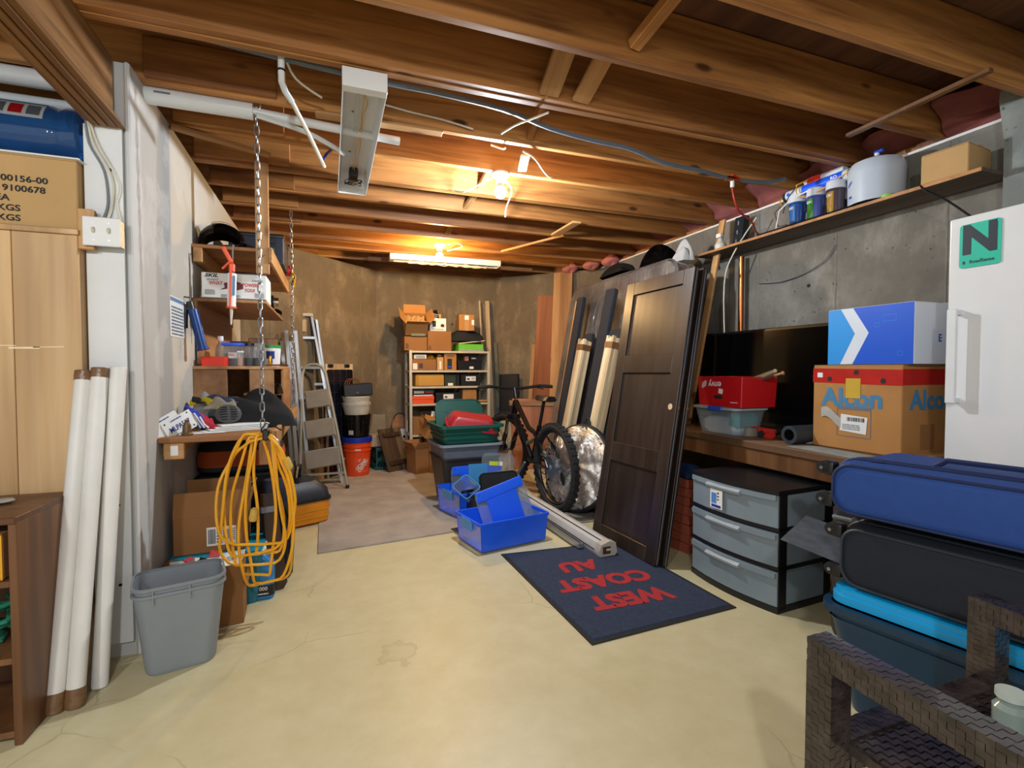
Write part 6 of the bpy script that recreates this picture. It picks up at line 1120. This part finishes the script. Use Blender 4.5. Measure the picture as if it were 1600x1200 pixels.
# fridge
t = thing('refrigerator', 'tall white refrigerator at the right edge with an N sign on it', 'refrigerator', (2.43, 1.345, 0), 0); wf = mat('fridge_white', 'dcdede', .22, var=.015, coat=.2)
part('cabinet', bx((.275, -.36, .89), (.41, .71, 1.77), bev=.006), wf, t); part('door', bx((.032, -.36, .90), (.06, .715, 1.755), bev=.008, seg=2), wf, t); part('kick_plate', bx((.09, -.36, .02), (.05, .69, .04)), M['blackm'], t)
part('handle', B().box((-.042, -.045, 1.21), (.012, .035, .385), bev=.003).box((-.02, -.045, 1.39), (.05, .02, .02)).box((-.02, -.045, 1.03), (.05, .02, .02)), M['wmetal'], t)
tl = mat('teal_plate', '1fb89c', .35, var=.03); dk = mat('sign_navy', '1c2530', .5)
s_ = thing('novice_driver_sign', 'teal square sign with a big dark N on the refrigerator door', 'sign', (2.4285, 1.235, 1.655), 0); part('plate', B().loft([rr(.135, .175, .012, -.0015), rr(.135, .175, .012, .0015)]), tl, s_, (0, 0, 0), LEFTF); text('N', .155, dk, s_, (-.0022, 0, .018), LEFTF, bold=.045, sx=1.0); text('RoadSense', .0185, dk, s_, (-.0022, -.008, -.066), LEFTF, bold=.02); part('emblem', bx((-.002, .051, -.066), (.001, .008, .012)), dk, s_)
for y in (-.055, .055): part('bolt_hole', B().cyl((-.0016, y, .078), (-.0026, y, .078), .003, n=8), M['paper'], s_)
m_ = thing('fridge_magnet', 'small red and blue souvenir magnet at the right edge of the refrigerator', 'magnet', (2.4275, 1.045, 1.70)); part('body', bx((-.004, 0, 0), (.008, .05, .075), bev=.002), M['redm'], m_); part('blue_band', bx((-.009, 0, -.025), (.003, .052, .025)), M['blue'], m_); part('pale_band', bx((-.009, 0, .012), (.003, .04, .02)), M['yellow'], m_)
# bins, suitcases
AN = 12
def rot(loc, ox, oy):
    a = R(AN); return (loc[0] + ox * math.cos(a) - oy * math.sin(a), loc[1] + ox * math.sin(a) + oy * math.cos(a))
P0 = (1.585, 1.235)          # far front corner of the stack; the stack runs along local -Y, depth along local +X
def at_(ox, oy): x, y = rot(P0, ox, oy); return x, y
x, y = at_(.245, -.40); nb = mat('navy_tote', '123650', .4, var=.06)
t = thing('storage_tote', 'dark blue tote at the bottom of the suitcase stack', 'bin', (x, y, 0), AN); part('body', B().tub([(.38, .66, 0), (.46, .78, .345)], .005, .0, .05, 6), nb, t); part('rim', B().loft([rr(.455, .775, .05, .335, 6), rr(.50, .82, .07, .335, 6), rr(.50, .82, .07, .36, 6), rr(.455, .775, .05, .36, 6)], closed=True), nb, t)
for z in (.30,): part('rib', B().loft([rr(.452, .77, .05, z, 6), rr(.462, .78, .05, z + .012, 6)], False, False), nb, t)
cy = mat('cyan_lid', '12a0dc', .35, var=.04)
x, y = at_(.25, -.40); t = thing('tote_lid', 'bright cyan tote lid under the dark suitcase', 'lid', (x, y, .361), AN); part('lid', B().loft([rr(.43, .75, .05, 0, 6), rr(.455, .775, .06, .004, 6), rr(.455, .775, .06, .030, 6), rr(.44, .76, .055, .032, 6), rr(.44, .76, .055, .05, 6), rr(.40, .72, .05, .055, 6)]), cy, t)
def suitcase(label, z, h, m, trim, ox, oy, L, D, tilt=0, name='suitcase'):
    x, y = at_(ox, oy); t = thing(name, label, 'suitcase', (x, y, z), (0, tilt, AN))
    part('body', B().loft([[V(xx, p.x, p.y) for p in rr(L - 2 * e, h - 2 * e, .06, 0, 7, (0, h / 2))] for xx, e in ((-D / 2 - .012, .035), (-D / 2, .012), (-D / 2 + .03, 0), (D / 2 - .03, 0), (D / 2, .015))]), m, t)
    part('piping', B().tube([(-D / 2 - .006, p.x, p.y) for p in rr(L - .025, h - .025, .055, 0, 7, (0, h / 2))], .005, 6, True), trim, t)
    part('zip_band', B().tube([(-D / 2 + .06, p.x, p.y) for p in rr(L + .004, h + .004, .062, 0, 7, (0, h / 2))], .006, 6, True), trim, t); part('zip_band', B().tube([(-D / 2 + .10, p.x, p.y) for p in rr(L + .004, h + .004, .062, 0, 7, (0, h / 2))], .005, 6, True), trim, t)
    for zz in (.04, h - .035):
        wl = part('wheel_housing', bx((-D / 2 + .03, L / 2 + .012, zz), (.05, .04, .05), bev=.012, seg=2), M['black'], t); part('wheel', B().cyl((-D / 2 + .012, L / 2 + .03, zz), (-D / 2 + .048, L / 2 + .03, zz), .022), M['blackm'], wl); part('rivet', B().cyl((-D / 2 - .0, L / 2 + .03, zz), (-D / 2 + .012, L / 2 + .03, zz), .006, n=8), M['steel'], wl)
    part('top_handle', B().tube([(-D / 2 + .16, -.12, h), (-D / 2 + .16, -.09, h + .022), (-D / 2 + .16, .09, h + .022), (-D / 2 + .16, .12, h)], .009, 6), trim, t)
    part('zip_pull', bx((-D / 2 + .055, L / 2 - .12, h + .004), (.012, .04, .006), bev=.002), trim, t); return t
dn = mat('dark_navy_fabric', '141a26', .8, var=.08, vs=30, bump=.2, bs=600); rb = mat('royal_navy_fabric', '1a4288', .75, var=.08, vs=30, bump=.2, bs=600); rbt = mat('navy_trim', '16264e', .6); dnt = mat('dark_trim', '2a323c', .5)
suitcase('dark navy suitcase lying on the cyan lid', .418, .215, dn, dnt, .26, -.385, .70, .42)
suitcase('royal blue suitcase on top of the dark suitcase', .66, .185, rb, rbt, .245, -.37, .72, .42, 1)
t = thing('suitcase', 'upright dark grey case with a pale handle behind the suitcase stack', 'suitcase', (2.16, 1.50, .0), 12); part('body', B().loft([rr(.20, .13, .04, 0, 5), rr(.22, .15, .05, .03, 5), rr(.22, .15, .05, .66, 5), rr(.19, .12, .05, .70, 5)]), mat('dark_taupe_shell', '3c3836', .5), t); part('handle', B().tube([(-.112, -.03, .53), (-.14, -.03, .53), (-.14, .04, .53), (-.112, .04, .53)], .009, 8), M['grey'], t); part('edge_band', B().loft([rr(.226, .156, .05, .62, 5), rr(.226, .156, .05, .64, 5)], False, False), M['steel'], t)
o = solo('insulation_sheet', B().loft([[V(*p) + V(0, 0, dz) for p in ((1.60, 1.41, .505), (1.97, 1.60, .51), (1.95, 1.30, .655), (1.66, 1.24, .652), (1.69, 1.235, .47))] for dz in (0, .004)]) if False else B().sheet(lambda u, v: (1.60 + .34 * v + .06 * u, 1.41 + .17 * v - .20 * u, .512 + .01 * v - .03 * u), 6, 6, .004), mat('grey_felt', '7a808a', .9, var=.25, vs=18), 'stiff grey felt sheet sticking out of the suitcase stack', 'sheet')
# wicker chair
wk = NT('dark_rattan'); wk.base(wk.ramp(wk.noise(wk.coord((30, 30, 30)), 1, 3), [(.3, '1f1a1a'), (.7, '423835')])); wk.set(Roughness=.22, **{'Coat Weight': .3})
wkl = wk.m
t = thing('wicker_armchair', 'dark brown wicker armchair at the lower right corner', 'chair', (0, 0, 0))
def woven(nm, p, q_, w_, h_, parent=t, pitch=.0125):
    """a square member wrapped in flat rattan bands: bands across, with alternating raised weavers"""
    p, q_ = V(*p), V(*q_); d = q_ - p; L = d.length; x = d.normalized(); zz = V(0, 0, 1) if abs(x.z) < .9 else V(0, 1, 0); y = zz.cross(x).normalized(); z = x.cross(y)
    b = B().box((L / 2, 0, 0), (L, w_ - .006, h_ - .006)); n = int(L / pitch)
    for k in range(n):
        c = (k + .5) * L / n
        for j in range(4):
            b.box((c, (j - 1.5) * w_ / 4, 0), (L / n * (.97 if (k + j) % 2 else .9), w_ / 4 * .97, h_ + (.0012 if (k + j) % 2 else -.0012)))
        for j in range(4): b.box((c, 0, (j - 1.5) * h_ / 4), (L / n * (.97 if (k + j) % 2 else .9), w_ + (.0012 if (k + j) % 2 else -.0012), h_ / 4 * .97))
    o = part(nm, b, wkl, parent); mt = Matrix((x, y, z)).transposed().to_4x4(); mt.translation = p; o.matrix_local = mt; return o
XA, XB, YF, YR, AZ = .962, 1.502, .725, .16, .60
woven('front_leg', (XA, YF, 0), (XA, YF, AZ - .05), .056, .056); woven('front_leg', (XB, YF, 0), (XB, YF, AZ - .05), .056, .056)
woven('arm', (XA, YF + .028, AZ - .025), (XA, YR, AZ - .025), .056, .05); woven('arm', (XB, YF + .028, AZ - .025), (XB, YR, AZ - .025), .056, .05)
woven('rear_leg', (XA, YR, 0), (XA, YR - .06, .85), .05, .05); woven('rear_leg', (XB, YR, 0), (XB, YR - .06, .85), .05, .05)
woven('front_rail', (XA + .03, YF - .005, .37), (XB - .03, YF - .005, .37), .05, .07)
b = B().box(((XA + XB) / 2, (YF + YR) / 2, .385), (XB - XA - .05, YF - YR - .02, .02)); nx, ny = 34, 36
for i in range(nx):
    for j in range(ny):
        cx_, cy_ = XA + .03 + (XB - XA - .06) * (i + .5) / nx, YR + .02 + (YF - YR - .03) * (j + .5) / ny
        b.box((cx_, cy_, .396 + (.002 if (i + j) % 2 else 0)), ((XB - XA - .06) / nx * (.95 if (i + j) % 2 else .75), (YF - YR - .03) / ny * (.75 if (i + j) % 2 else .95), .006))
part('seat', b, wkl, t)
woven('back_rail', (XA, YR - .06, .83), (XB, YR - .06, .83), .05, .05)
part('back', bx(((XA + XB) / 2, YR - .035, .61), (XB - XA - .05, .02, .42)), wkl, t)
t = thing('glass_jar', 'small pale glass jar on the wicker seat at the bottom right corner', 'jar', (1.33, .60, .402)); part('jar', B().lathe([(0, 0), (.026, 0), (.03, .006), (.03, .05), (.022, .06), (.022, .07), (.019, .07), (.019, .058), (.026, .048), (.026, .006), (0, .005)], 20), mat('pale_green_glass', 'c4d6cc', .1, var=0, trans=.6), t); part('lid', B().cyl((0, 0, .071), (0, 0, .085), .026, n=20), mat('pale_lid_plastic', 'b8c4ba', .4), t)
